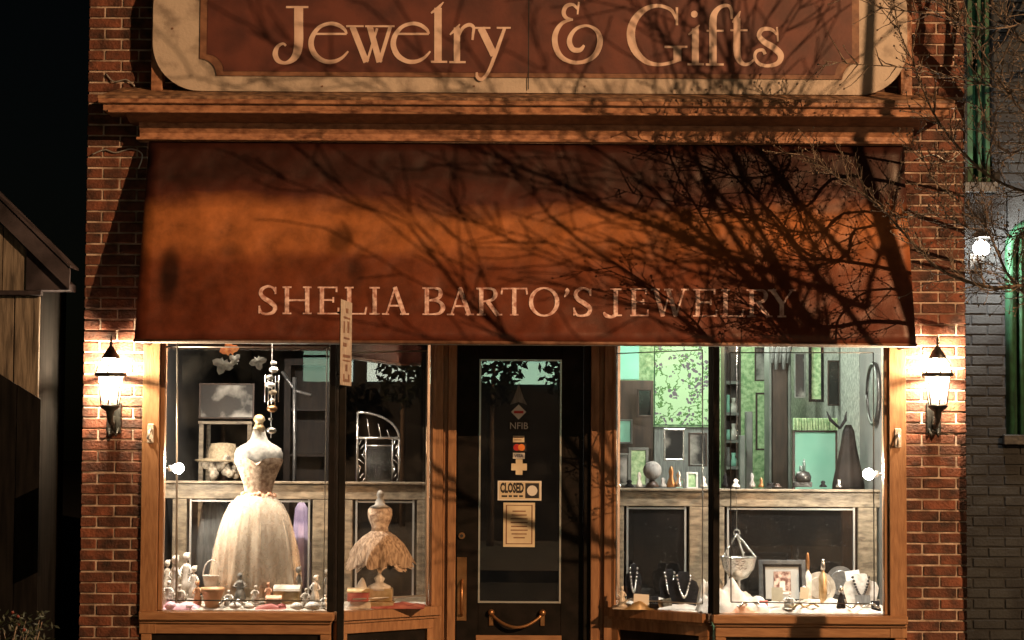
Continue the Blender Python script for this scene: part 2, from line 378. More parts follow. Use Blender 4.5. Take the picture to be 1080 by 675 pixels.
# interior shell
b = MB(); b.box(BX - HO + .31, BX + HO - .31, 1.0, 6.2, -.1, .05); b.build('room_floor', M['darkwood'], shop)
b = MB(); b.box(BX - HO + .31, BX + HO - .31, .46, 6.2, 3.0, 3.1); b.build('room_ceiling', M['darkroom'], shop)
b = MB(); b.box(BX - HO + .31, .52, 5.4, 5.5, .05, 3.0); b.box(BX - HI - .06, BX - HI + .0, .46, 5.4, .05, 3.0); b.build('dark_back_wall', M['darkroom'], shop)
b = MB(); b.box(.42, .50, 1.1, 5.4, .05, 3.0); b.build('light_divider', M['darkroom'], shop)  # unseen wall added to keep the green room's light off the dark side
b = MB(); b.box(.52, BX + HI, 5.4, 5.5, .05, 3.0); b.build('green_back_wall', M['greenpaper'], shop)
b = MB(); b.box(BX + HI - .02, BX + HI + .05, 1.6, 5.4, .05, 3.0); b.build('grey_side_wall', M['greypaper'], shop)
b = MB(); b.box(BX + HI - .02, BX + HI + .05, .46, 1.59, .05, 3.0); b.build('plain_side_wall', mat('plain_side_paint', (.10, .10, .095), .7, c2=(.17, .17, .16), scale=3), shop)

# window bays
ZS = .64
PX, PD = 1.19, .5          # corner post, recess depth
QX = .575                  # inner end of splayed glass
def bay(s_):
    side = 'left' if s_ < 0 else 'right'
    X = lambda h: BX + s_ * h
    def bx(mb, h0, h1, y0, y1, z0, z1, bev=.003):
        a, c = sorted((X(h0), X(h1))); mb.box(a, c, y0, y1, z0, z1, bev)
    fr = MB()
    # casing beside the brick pier: outer board, inner bead
    bx(fr, HI, HI - .105, -.022, .06, .5, WH + .06)
    bx(fr, HI - .108, HI - .135, .0, .07, ZS + .001, WH)
    w = fr.build('display_window', M['wood'] if s_ < 0 else M['wood'], shop, 'orange wood framed front display window with big pane')
    # sill + rail + panel under front window
    sl = MB()
    bx(sl, HI, PX - .02, -.06, .06, ZS - .055, ZS - .001, .006)
    bx(sl, HI, PX - .005, -.035, .05, ZS - .075, ZS - .056, .004)
    sl.build('sill', M['woodh'], w)
    sl = MB(); bx(sl, HI - .01, PX, -.018, .04, ZS - .14, ZS - .077, .004); bx(sl, HI - .01, HI - .075, -.018, .04, .10, ZS - .142, .004)
    bx(sl, PX + .065, PX, -.018, .04, .10, ZS - .142, .004); bx(sl, HI - .01, PX, -.016, .04, .0, .098, .004)
    sl.build('bulkhead_rail', M['woodh'], w)
    sl = MB(); bx(sl, HI - .076, PX + .066, .004, .03, .10, ZS - .142, 0); sl.build('bulkhead_panel', M['black'], w)
    hd = MB(); bx(hd, HI - .106, PX, .0, .07, WH + .001, WH + .08, .004); hd.build('head_rail', M['woodh'], w)
    gp = MB(); bx(gp, HI - .136, PX + .026, .030, .036, ZS, WH, 0); gp.build('pane', M['glass'], w)
    # splayed window
    A = Vector((X(PX), .0, 0)); B = Vector((X(QX), PD, 0)); d = (B - A); Ls = d.length; d.normalize()
    nrm = Vector((-d.y, d.x, 0)); 
    if nrm.y > 0: nrm = -nrm
    def sb(mb, t0, t1, o0, o1, z0, z1):
        p = [A + d * t0 + nrm * o0, A + d * t1 + nrm * o0, A + d * t1 + nrm * o1, A + d * t0 + nrm * o1]
        mb.prism([Vector((q.x, q.y, z0)) for q in p], Vector((0, 0, z1 - z0)))
    wood = M['wood'] if s_ < 0 else M['redwood']
    fr = MB(); sb(fr, Ls - .03, Ls + .0, -.04, .02, ZS + .001, WH)
    w2 = fr.build('splayed_window', wood, shop, 'slanting display window that leads back to the door')
    ps = MB(); sb(ps, .015, .045, -.03, .012, ZS, WH); ps.build('glass_bead', M['black'], w2)
    sl = MB(); sb(sl, .06, Ls + .02, -.05, .055, ZS - .055, ZS - .001); sb(sl, .05, Ls + .015, -.04, .034, ZS - .075, ZS - .056); sl.build('sill', wood, w2)
    sl = MB(); sb(sl, .045, Ls + .01, -.04, .018, ZS - .14, ZS - .077); sb(sl, .045, .11, -.04, .018, .1, ZS - .142); sb(sl, Ls - .06, Ls + .01, -.04, .018, .1, ZS - .142); sb(sl, .04, Ls + .01, -.04, .016, 0, .098)
    sl.build('bulkhead_rail', wood, w2)
    sl = MB(); sb(sl, .111, Ls - .061, -.03, -.006, .10, ZS - .142); sl.build('bulkhead_panel', M['black'], w2)
    sl = MB(); sb(sl, .05, Ls, -.04, .02, WH + .001, WH + .08); sl.build('head_rail', wood, w2)
    gp = MB(); sb(gp, .046, Ls - .031, -.012, -.006, ZS, WH); gp.build('pane', M['doorglass'] if s_ < 0 else M['glass'], w2)
    # corner post
    cp = MB(); bx(cp, PX + .024, PX - .018, -.03, .05, ZS + .001, WH, .004); bx(cp, PX + .034, PX - .03, -.05, .045, .0, ZS - .145, .004) if 0 else None
    cp.build('corner_post', M['black'], shop)
    # inner post beside the door
    ip = MB(); bx(ip, QX + .01, QX - .055, PD - .02, PD + .10, .0, WH + .08, .004); bx(ip, QX - .056, QX - .085, PD + .012, PD + .10, .0, WH + .08, .003)
    bx(ip, QX - .086, QX - .14, PD - .012, PD + .10, 0, WH + .08, .004)
    ip.build('inner_post', wood, shop)
    # soffit of the bay and display floor
    fl = MB()
    pts = [(HI - .02, .05), (PX, .05), (QX + .0, PD + .03), (QX - .1, .82), (HI - .02, .82)]
    fl.prism([Vector((X(h), y, ZS - .03)) for h, y in pts], Vector((0, 0, .028))); fl.build('display_floor', M['cloth'], shop)
    fl = MB(); fl.prism([Vector((X(h), y, WH + .09)) for h, y in pts], Vector((0, 0, .05))); fl.build('display_soffit', M['darkroom'], shop)
    # foil tape border on the glass
    def foil(w_, pts_, mt, fn, wd=.006):
        mbf = MB()
        for (a, c) in zip(pts_[:-1], pts_[1:]): mbf.tube([fn(*a), fn(*c)], wd / 2, 4)
        mbf.build('foil_line', mt, w_)
    ff = lambda px, py: at(px, py, .024)
    p0 = A + nrm * .004
    fs = lambda px, py: onplane(px, py, p0, nrm)
    if s_ < 0:
        foil(w, [(187, 362), (186, 636)], M['foil'], ff, .013); foil(w, [(175, 366), (349, 366)], M['foil'], ff, .008)
        foil(w, [(345, 366), (341, 634)], M['foil'], ff, .005)
        foil(w, [(176, 633), (342, 634)], M['foild'], ff, .008)
        foil(w2, [(370, 372), (450, 370), (449, 628), (372, 632)], M['foil'], fs, .009)
    else:
        foil(w2, [(650, 632), (650, 373), (741, 369), (741, 637), (650, 632)], M['foil'], fs, .007)
        foil(w, [(770, 372), (771, 635), (922, 637), (921, 372), (770, 372)], M['foild'], ff, .007)
    return X
bay(-1); bay(1)

M['duskmirror'] = mat('dusty_dark_mirror', (.008, .008, .008), .08, c2=(.035, .035, .033), scale=60, detail=12, contrast=(.55, .8), spec=.7)
# pale back partition of the display (cabinet fronts)
def partition(s_):
    Y = .82
    b = MB(); X = lambda px: at(px, 520, Y).x; Z = lambda py: at(540, py, Y).z
    if s_ < 0:
        zt, z1 = Z(512), Z(528); cols = [(182, 197), (330, 347), (360, 372), (440, 457)]; x0, x1 = 168, 470
    else:
        zt, z1 = Z(517), Z(533); cols = [(640, 658), (727, 752), (757, 764), (905, 925)]; x0, x1 = 632, 940
    b.box(X(x0), X(x1), Y, Y + .06, z1, zt, .004)
    b.box(X(x0), X(x1), Y - .03, Y + .07, zt + .001, zt + .018, .004)
    for a, c in cols: b.box(X(a), X(c), Y + .002, Y + .058, ZS, z1 - .001, .004)
    b.box(X(x0), X(x1), Y + .001, Y + .06, ZS - .02, ZS + .03, .004)
    p = b.build('display_partition', M['oak'], shop)
    g = MB()
    for (a, c) in ((cols[0][1], cols[1][0]), (cols[2][1], cols[3][0])):
        g.box(X(a), X(c), Y + .03, Y + .035, ZS + .03, z1)
    g.build('pane', M['glass'] if s_ < 0 else M['duskmirror'], p)
    bd = MB()
    for (a, c) in ((cols[0][1], cols[1][0]), (cols[2][1], cols[3][0])):
        for xx in (a + 4, c - 4): bd.box(X(xx) - .006, X(xx) + .006, Y + .010, Y + .028, ZS + .03, z1)
        bd.box(X(a + 5), X(c - 5), Y + .012, Y + .026, z1 - .02, z1 - .008)
    bd.build('beading', M['foil'], p)
partition(-1); partition(1)

# door
def door():
    Y = PD + .06
    b = MB(); X = lambda px: at(px, 500, Y).x; Z = lambda py: at(549, py, Y).z
    zb, zt = .12, 2.5
    xl, xr = X(482), X(615)
    gl, gr, gb, gt = X(505), X(592), Z(636), Z(379)
    b.box(xl, gl, Y, Y + .045, zb, zt, .003); b.box(gr, xr, Y, Y + .045, zb, zt, .003)
    b.box(gl, gr, Y + .001, Y + .044, zb, gb, .003); b.box(gl, gr, Y + .001, Y + .044, gt, zt, .003)
    d = b.build('door', M['black'], shop, 'black painted shop door with tall glass')
    g = MB(); g.box(gl, gr, Y + .02, Y + .026, gb, gt); g.build('pane', M['doorglass'], d)
    g = MB(); t = .011
    g.box(gl, gl + t, Y - .006, Y + .018, gb, gt); g.box(gr - t, gr, Y - .006, Y + .018, gb, gt)
    g.box(gl + t, gr - t, Y - .006, Y + .018, gb, gb + t); g.box(gl + t, gr - t, Y - .006, Y + .018, gt - t, gt)
    g.build('glazing_bead', M['foil'], d)
    # deadbolt
    c = at(487, 565, Y); k = MB()
    k.tube([(c.x, Y + .001, c.z), (c.x, Y - .014, c.z)], [.022, .020], 16); k.build('deadbolt', M['brass'], d)
    k = MB(); k.tube([(c.x, Y - .0141, c.z), (c.x, Y - .018, c.z)], .011, 12); k.build('keyhole', M['ink'], d)
    # pull handle on plate
    k = MB(); k.box(X(482.5), X(493), Y - .006, Y - .0005, Z(655), Z(588), .002); k.build('handle_plate', M['brass'], d)
    k = MB(); hx = X(488)
    k.tube([(hx, Y - .004, Z(612)), (hx, Y - .05, Z(617)), (hx, Y - .055, Z(633)), (hx, Y - .05, Z(645)), (hx, Y - .004, Z(650))], [.008, .009, .011, .009, .007], 10)
    k.build('handle', M['brass'], d)
    # curved lower pull
    k = MB(); pts = []
    for i in range(15):
        t = i / 14; pts.append((X(519 + 54 * t), Y - .01 - .04 * math.sin(PI * t) , Z(647) - .085 * math.sin(PI * t) ** .8))
    k.tube(pts, .010, 8); 
    for px in (519, 573): k.ball((X(px), Y - .015, Z(646)), .022, 10)
    for px in (519, 573): k.box(X(px) - .014, X(px) + .014, Y - .008, Y - .001, Z(660), Z(644), .002)
    k.build('pull_bar', M['brass'], d)
    k = MB(); k.box(X(503), X(593), Y - .006, Y - .0005, Z(700), Z(670), .002); k.build('kick_plate', M['woodh'], d)
    fr = MB()
    xm0, xm1 = BX - (QX - .141), BX + (QX - .141)
    fr.box(xm0, xl - .003, PD + .02, PD + .12, 0, 2.56, .003); fr.box(xr + .003, xm1, PD + .02, PD + .12, 0, 2.56, .003)
    fr.box(xl - .003, xr + .003, PD + .02, PD + .12, zt + .003, 2.56, .003); fr.box(xl, xr, PD - .1, PD + .12, 0, .11, .004)
    fr.build('door_frame', M['black'], shop)
    fr = MB(); fr.box(xm0 - .1, xm1 + .1, PD + .0, PD + .12, 2.705, 3.0); fr.build('transom', M['black'], shop)
    st = MB(); st.prism([Vector((BX - PX + .1, -.0, -.1)), Vector((BX + PX - .1, 0, -.1)), Vector((BX + QX - .15, PD + .1, -.1)), Vector((BX - QX + .15, PD + .1, -.1))], Vector((0, 0, .12)))
    st.build('entry_step', M['concrete'], shop)
    st = MB(); st.box(BX - PX, BX + PX, .07, PD + .02, 2.72, 2.78); st.build('entry_soffit', M['darkroom'], shop)
    return Y, X, Z
DY, DX, DZ = door()

# cornice
CP = .32
zt_, zf, zfb = 3.905, 3.80, 3.715
b = MB()
hw = 2.625
b.prism([Vector((BX - hw, -CP, zf)), Vector((BX + hw, -CP, zf)), Vector((BX + hw - .10, -.001, zt_)), Vector((BX - hw + .10, -.001, zt_))], Vector((0, 0, -.016)))
for s_ in (-1, 1):
    b.prism([Vector((BX + s_ * hw, -CP, zf)), Vector((BX + s_ * (hw - .25), -.0012, zt_ + .004)), Vector((BX + s_ * (hw - .12), -.0012, zt_ - .06))], Vector((0, 0, -.014)))
b.build('cornice_cap', M['cap'], shop)
b = MB()
b.box(BX - hw, BX + hw, -CP - .004, -CP + .03, zf - .045, zf - .017, .004)
b.profx([(-CP + .02, zf - .046), (-CP + .028, zfb), (-.001, zfb), (-.001, zf - .046)], BX - hw + .03, BX + hw - .03)
b.box(BX - hw + .06, BX + hw - .06, -CP + .005, -CP + .05, zfb - .017, zfb - .001, .004)
b.build('cornice', M['cornice'], shop)
b = MB(); b.profx([(-.16, 3.66), (-.12, 3.60), (-.12, 3.575), (-.001, 3.575), (-.001, 3.66)], BX - 2.40, BX + 2.40)
b.box(BX - 2.42, BX + 2.42, -.14, -.0, 3.556, 3.573, .003)
b.build('lower_cornice', M['cornice'], shop)
b = MB(); b.profx([(-.30, 3.697), (-.16, 3.662), (-.001, 3.662), (-.001, 3.697)], BX - 2.46, BX + 2.46); b.build('cornice_soffit', M['trimdark'], shop)

# ------------------------------------------------------------------ awning
AT = Vector((BX, -.10, 3.55)); AB = Vector((BX, -.5, 2.30)); AH = 2.345
an = Vector((0, -(AT.z - AB.z), AB.y * -1 - .10)); an = Vector((0, -1.25, .40)).normalized()
aw = thing('awning', (BX, 0, AB.z), 'sloping faded rust canvas awning over the shop windows and door', 'awning')
b = MB()
nx, nz = 60, 20
gv = []
th = -an * .004
for i in range(nx + 1):
    rowv = []
    for j in range(nz + 1):
        p = AT.lerp(AB, j / nz); p.x = BX + AH * (2 * i / nx - 1) * (1 - .0 * j)
        rowv.append(b.bm.verts.new(p))
    gv.append(rowv)
for i in range(nx):
    for j in range(nz): f = b.bm.faces.new((gv[i][j], gv[i + 1][j], gv[i + 1][j + 1], gv[i][j + 1])); f.smooth = True
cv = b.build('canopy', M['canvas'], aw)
so = cv.modifiers.new('thickness', 'SOLIDIFY'); so.thickness = .004; so.offset = -1
for s_ in (-1, 1):
    b = MB(); x = BX + s_ * (AH - .001)
    b.prism([Vector((x, -.1, 3.548)), Vector((x, -.497, 2.302)), Vector((x, -.05, 2.302)), Vector((x, -.05, 3.548))], Vector((-s_ * .004, 0, 0)))
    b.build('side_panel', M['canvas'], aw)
b = MB(); b.tube([(BX - AH - .005, -.495, 2.292), (BX + AH + .005, -.495, 2.292)], .012, 8)
b.build('front_rail', M['trimdark'], aw)
b = MB(); b.tube([(BX - AH + .02, -.49, 2.281), (BX + AH - .02, -.49, 2.281)], .0045, 6); b.build('hem_cord', M['foil'], aw)
for s_ in (-1, 1):
    b = MB(); b.tube([(BX + s_ * (AH - .01), -.49, 2.292), (BX + s_ * (AH - .01), -.025, 2.292)], .011, 8); b.build('side_arm', M['trimdark'], aw)

# awning lettering
def glyph(L, ch, x0, x1, yt, yb):
    """capital serif letter inside box x0..x1, yt..yb (pixels of the traced lettering)"""
    H = yb - yt; w = x1 - x0
    k, t, sf = H * .155, H * .065, H * .055
    X = lambda u: x0 + w * u
    Y = lambda v: yb - H * v
    def serif(u, v, half=.16): L.line(X(u) - H * half, Y(v), X(u) + H * half, Y(v), sf)
    def stem(u, v0=0, v1=1, wd=None): L.line(X(u), Y(v0), X(u), Y(v1), wd or k)
    e = .028
    if ch == 'S':
        L.stroke([(X(.92), Y(.80), t), (X(.78), Y(.95), t * 1.2), (X(.5), Y(1.0), t * 1.3), (X(.2), Y(.9), k * .8), (X(.13), Y(.74), k * .9), (X(.3), Y(.58), k), (X(.65), Y(.43), k * 1.1), (X(.9), Y(.26), k), (X(.8), Y(.07), k * .8), (X(.48), Y(0), t * 1.3), (X(.2), Y(.04), t * 1.2), (X(.06), Y(.22), t)], True)
        L.line(X(.93), Y(.72), X(.93), Y(.98), t); L.line(X(.05), Y(.02), X(.05), Y(.3), t)
    elif ch == 'H':
        stem(.18); stem(.82); L.line(X(.18), Y(.5), X(.82), Y(.5), t)
        for u in (.18, .82):
            for v in (e, 1 - e): serif(u, v)
    elif ch == 'E':
        stem(.22); L.line(X(.02), Y(1 - e), X(.90), Y(1 - e), sf); L.line(X(.02), Y(e), X(.95), Y(e), sf); L.line(X(.22), Y(.52), X(.75), Y(.52), t)
        L.line(X(.90), Y(1), X(.90), Y(.80), t); L.line(X(.97), Y(0), X(.99), Y(.24), t); L.line(X(.75), Y(.62), X(.75), Y(.42), t)
    elif ch == 'L':
        stem(.25); serif(.25, 1 - e); L.line(X(.03), Y(e), X(.95), Y(e), sf); L.line(X(.94), Y(0), X(1), Y(.28), t)
    elif ch == 'I':
        stem(.5); serif(.5, e, .19); serif(.5, 1 - e, .19)
    elif ch == 'A':
        L.line(X(.5), Y(1), X(.15), Y(0), t); L.line(X(.48), Y(1), X(.84), Y(0), k); L.line(X(.27), Y(.33), X(.7), Y(.33), t); serif(.13, e, .13); serif(.85, e, .16)
    elif ch == 'B':
        stem(.2); L.line(X(0), Y(1 - e), X(.55), Y(1 - e), sf); L.line(X(0), Y(e), X(.55), Y(e), sf)
        L.stroke([(X(.5), Y(1 - e), sf), (X(.75), Y(.93), t * 1.6), (X(.82), Y(.77), k), (X(.7), Y(.6), t * 1.6), (X(.3), Y(.53), sf)], True)
        L.stroke([(X(.3), Y(.53), sf), (X(.75), Y(.48), t * 1.6), (X(.93), Y(.27), k * 1.1), (X(.78), Y(.07), t * 1.6), (X(.5), Y(e), sf)], True)
    elif ch == 'R':
        stem(.2); serif(.2, e); L.line(X(0), Y(1 - e), X(.5), Y(1 - e), sf)
        L.stroke([(X(.45), Y(1 - e), sf), (X(.68), Y(.93), t * 1.6), (X(.76), Y(.75), k), (X(.62), Y(.56), t * 1.6), (X(.25), Y(.5), sf)], True)
        L.line(X(.45), Y(.5), X(.86), Y(0), k * .95); serif(.92, e, .1)
    elif ch == 'T':
        stem(.5); serif(.5, e); L.line(X(.02), Y(1 - e), X(.98), Y(1 - e), sf); L.line(X(.03), Y(1), X(.0), Y(.76), t); L.line(X(.97), Y(1), X(1.0), Y(.76), t)
    elif ch == 'O':
        pts = []
        for i in range(25):
            a = 2 * PI * i / 24; pts.append((X(.5 + .44 * math.cos(a)), Y(.5 + .5 * math.sin(a)), t + (k - t) * abs(math.cos(a)) ** 1.5))
        L.stroke(pts)
    elif ch == "'":
        L.stroke([(X(.7), Y(1), t * .5), (X(.72), Y(.92), k), (X(.7), Y(.84), k * .8), (X(.3), Y(.68), t * .5)], True)
    elif ch == 'J':
        stem(.62, .05, 1); serif(.62, 1 - e, .2); L.stroke([(X(.62), Y(.2), k), (X(.6), Y(.05), k * .8), (X(.42), Y(-.03), t * 1.5), (X(.15), Y(.02), k * .9), (X(.03), Y(.14), t)], True)
        L.line(X(.45), Y(e), X(.92), Y(e), sf)
    elif ch == 'W':
        L.line(X(.12), Y(1), X(.32), Y(0), k); L.line(X(.32), Y(0), X(.5), Y(.9), t); L.line(X(.45), Y(1), X(.66), Y(0), k); L.line(X(.66), Y(0), X(.88), Y(1), t)
        serif(.12, 1 - e, .16); serif(.47, 1 - e, .16); serif(.9, 1 - e, .14)
    elif ch == 'Y':
        stem(.5, 0, .5); L.line(X(.15), Y(1), X(.52), Y(.45), k); L.line(X(.88), Y(1), X(.52), Y(.45), t); serif(.15, 1 - e, .15); serif(.88, 1 - e, .13); serif(.5, e)
ap = AT + an * .001
LA = Lett(lambda x, y: onplane(x, y, ap, an), an, .0022)
cC = lambda x: 260 + x / 3.6
cD = lambda x: 550 + x / 3.484
for ch, a, c in (('S', 45, 115), ('H', 132, 252), ('E', 268, 350), ('L', 368, 455), ('I', 465, 508), ('A', 515, 615), ('B', 668, 752), ('A', 762, 862), ('R', 872, 968), ('T', 968, 1065)):
    mid = (cC(a) + cC(c)) / 2; yb = 331.3 + (mid - 280) * .0062; glyph(LA, ch, cC(a), cC(c), yb - 29.2, yb)
for ch, a, c in (('O', 28, 138), ("'", 150, 175), ('S', 190, 258), ('J', 300, 375), ('E', 398, 465), ('W', 475, 615), ('E', 628, 718), ('L', 728, 815), ('R', 827, 920), ('Y', 905, 1008)):
    mid = (cD(a) + cD(c)) / 2; yb = 331.3 + (mid - 280) * .0062; glyph(LA, ch, cD(a), cD(c), yb - 29.2, yb)
LA.build('lettering', M['aletters'], aw)

# ------------------------------------------------------------------ sign above the cornice
SY = -.16
sg = thing('shop_sign', (BX, SY, 3.9), 'long maroon shop sign reading Jewelry & Gifts with cream border', 'sign')
def spt(px, py, Y=SY): return at(px, py, Y)
sl_, sr_ = spt(161, 50).x, spt(957, 50).x
zbt = spt(560, 98).z; ztp = zbt + .83
def roundrect(x0, x1, z0, z1, r, n=10, concave=False):
    pts = []
    for cx, cz, a0 in ((x1 - r, z0 + r, -PI / 2), (x1 - r, z1 - r, 0), (x0 + r, z1 - r, PI / 2), (x0 + r, z0 + r, PI)):
        if concave:
            cx2 = x1 if cx > (x0 + x1) / 2 else x0; cz2 = z0 if cz < (z0 + z1) / 2 else z1
            for i in range(n + 1):
                a = a0 + 1.5 * PI - (PI / 2) * i / n
                pts.append((cx2 + r * math.cos(a + 0), cz2 + r * math.sin(a)))
        else:
            for i in range(n + 1):
                a = a0 + PI / 2 * i / n; pts.append((cx + r * math.cos(a), cz + r * math.sin(a)))
    return pts
b = MB(); b.prism([Vector((x, SY, z)) for x, z in roundrect(sl_, sr_, zbt, ztp, .30)], Vector((0, .03, 0))); b.build('board', M['cream'], sg)
fx0, fx1 = spt(211, 50).x, spt(906, 50).x; fz0 = spt(560, 82).z; fz1 = ztp - (fz0 - zbt)
b = MB(); b.prism([Vector((x, SY - .008, z)) for x, z in roundrect(fx0, fx1, fz0, fz1, .105, concave=True)], Vector((0, .0075, 0))); b.build('field_moulding', M['trimdark'], sg)
g_ = .028
b = MB(); b.prism([Vector((x, SY - .011, z)) for x, z in roundrect(fx0 + g_ * 1.6, fx1 - g_ * 1.6, fz0 + g_, fz1 - g_, .105, concave=True)], Vector((0, .0028, 0))); b.build('field', M['maroon'], sg)
b = MB(); xs = spt(557.5, 50).x; b.box(xs - .003, xs + .003, SY - .0125, SY - .0112, zbt + .02, ztp - .02); b.build('seam', M['ink'], sg)
b = MB()
for px in (160, 953): b.box(spt(px, 60).x - .01, spt(px, 60).x + .06, -.12, -.0, 3.86, ztp + .1, .003)
b.box(sl_ + .1, sr_ - .1, -.12, -.0, 4.1, 4.2)
b.build('mounting_post', M['cornice'], sg)
for px, py in ((500, 91), (617, 91), (182, 30), (930, 40), (340, 91), (760, 91)): p = spt(px, py); b = MB(); b.tube([(p.x, SY - .001, p.z), (p.x, SY - .006, p.z)], .006, 8); b.build('bolt', M['trimdark'], sg)
LS = Lett(lambda x, y: at(x, y, SY - .0112), Vector((0, -1, 0)), .002)
def shift(fn): 
    return [(p[0], p[1], p[2]) for p in fn]
def A_(pts, curve=True, ox=260, dx=0): LS.stroke([(ox + (x + dx) / 3.6, y / 3.6, w / 3.6) for x, y, w in pts], curve)
def B_(pts, curve=True): A_(pts, curve, 550)
ln = lambda x0, y0, x1, y1, w: [(x0, y0, w), (x1, y1, w)]
A_(ln(150, 27, 235, 27, 8), False); A_([(198, 28, 34), (198, 90, 34), (198, 160, 34), (190, 205, 30), (170, 230, 20), (145, 239, 12), (120, 230, 18), (109, 205, 20), (118, 178, 14), (138, 166, 9), (150, 174, 9)])
for dx in (0, 312):
    A_(ln(262, 129, 380, 129, 8), False, dx=dx)
    A_([(380, 129, 8), (372, 112, 12), (345, 94, 15), (312, 90, 13), (275, 105, 14), (250, 140, 19), (246, 175, 21), (262, 210, 21), (295, 232, 17), (330, 234, 15), (362, 220, 11), (386, 195, 6)], dx=dx)
A_(ln(378, 100, 445, 100, 7), False); A_(ln(450, 100, 562, 100, 7), False); A_(ln(402, 101, 455, 236, 23), False); A_(ln(457, 236, 496, 108, 9), False); A_(ln(468, 101, 505, 236, 23), False); A_(ln(505, 236, 546, 102, 14), False)
A_(ln(727, 30, 727, 234, 28), False); A_([(700, 50, 6), (725, 34, 14), (748, 8, 4)], False); A_(ln(700, 235, 762, 235, 8), False)
A_(ln(799, 105, 799, 234, 24), False); A_([(772, 132, 5), (795, 112, 14), (810, 92, 4)], False); A_(ln(770, 236, 832, 236, 8), False); A_([(803, 145, 8), (820, 108, 12), (845, 94, 14), (862, 104, 12), (860, 130, 10), (858, 152, 8)])
A_(ln(866, 106, 926, 106, 7), False); A_(ln(950, 106, 1003, 106, 7), False); A_(ln(890, 107, 940, 210, 27), False); A_([(980, 107, 12), (945, 205, 14), (925, 258, 13), (908, 288, 12), (890, 302, 13), (876, 292, 12), (874, 275, 8)])
B_([(218, 8, 7), (215, 30, 8), (213, 55, 6)], False); B_([(213, 34, 9), (195, 18, 12), (170, 24, 15), (160, 48, 16), (170, 68, 13), (195, 76, 8)]); B_([(195, 74, 7), (155, 88, 13), (130, 125, 20), (128, 170, 22), (150, 215, 19), (195, 237, 14), (245, 232, 15), (282, 205, 20), (298, 160, 22), (288, 120, 16), (255, 99, 10), (215, 105, 12), (190, 130, 16), (182, 160, 20), (195, 187, 20), (222, 190, 17), (238, 172, 9)])
B_(ln(590, 28, 590, 96, 9), False); B_([(588, 75, 8), (568, 38, 13), (520, 22, 13), (470, 35, 20), (430, 75, 28), (415, 130, 32), (430, 190, 28), (470, 232, 20), (515, 245, 13), (560, 240, 12), (600, 226, 12)]); B_(ln(592, 176, 592, 232, 30), False); B_(ln(543, 178, 630, 178, 8), False)
B_([(656 - 13 * math.cos(PI * i / 8), 54, max(26 * math.sin(PI * i / 8), .1)) for i in range(9)], False); B_(ln(660, 108, 660, 242, 26), False); B_([(634, 132, 5), (658, 115, 14), (676, 95, 4)], False); B_(ln(630, 244, 692, 244, 8), False)
B_([(727, 242, 28), (727, 160, 28), (727, 80, 28), (735, 48, 22), (757, 26, 15), (784, 22, 12), (797, 40, 12), (798, 72, 7)]); B_(ln(700, 245, 768, 245, 8), False); B_(ln(703, 117, 768, 117, 7), False)
B_([(818, 70, 26), (818, 130, 26), (818, 195, 27), (826, 228, 21), (845, 244, 14), (868, 240, 10), (888, 220, 6)]); B_([(800, 85, 5), (818, 70, 18), (831, 42, 4)], False); B_(ln(793, 115, 858, 115, 7), False)
B_(ln(970, 103, 974, 158, 7), False); B_([(970, 132, 9), (948, 112, 13), (915, 112, 16), (902, 134, 18), (920, 158, 21), (960, 183, 25), (984, 210, 24), (975, 238, 18), (940, 250, 13), (905, 244, 13), (886, 220, 12), (892, 196, 12), (915, 190, 12), (925, 206, 12)])
LS.build('lettering', M['letters'], sg)

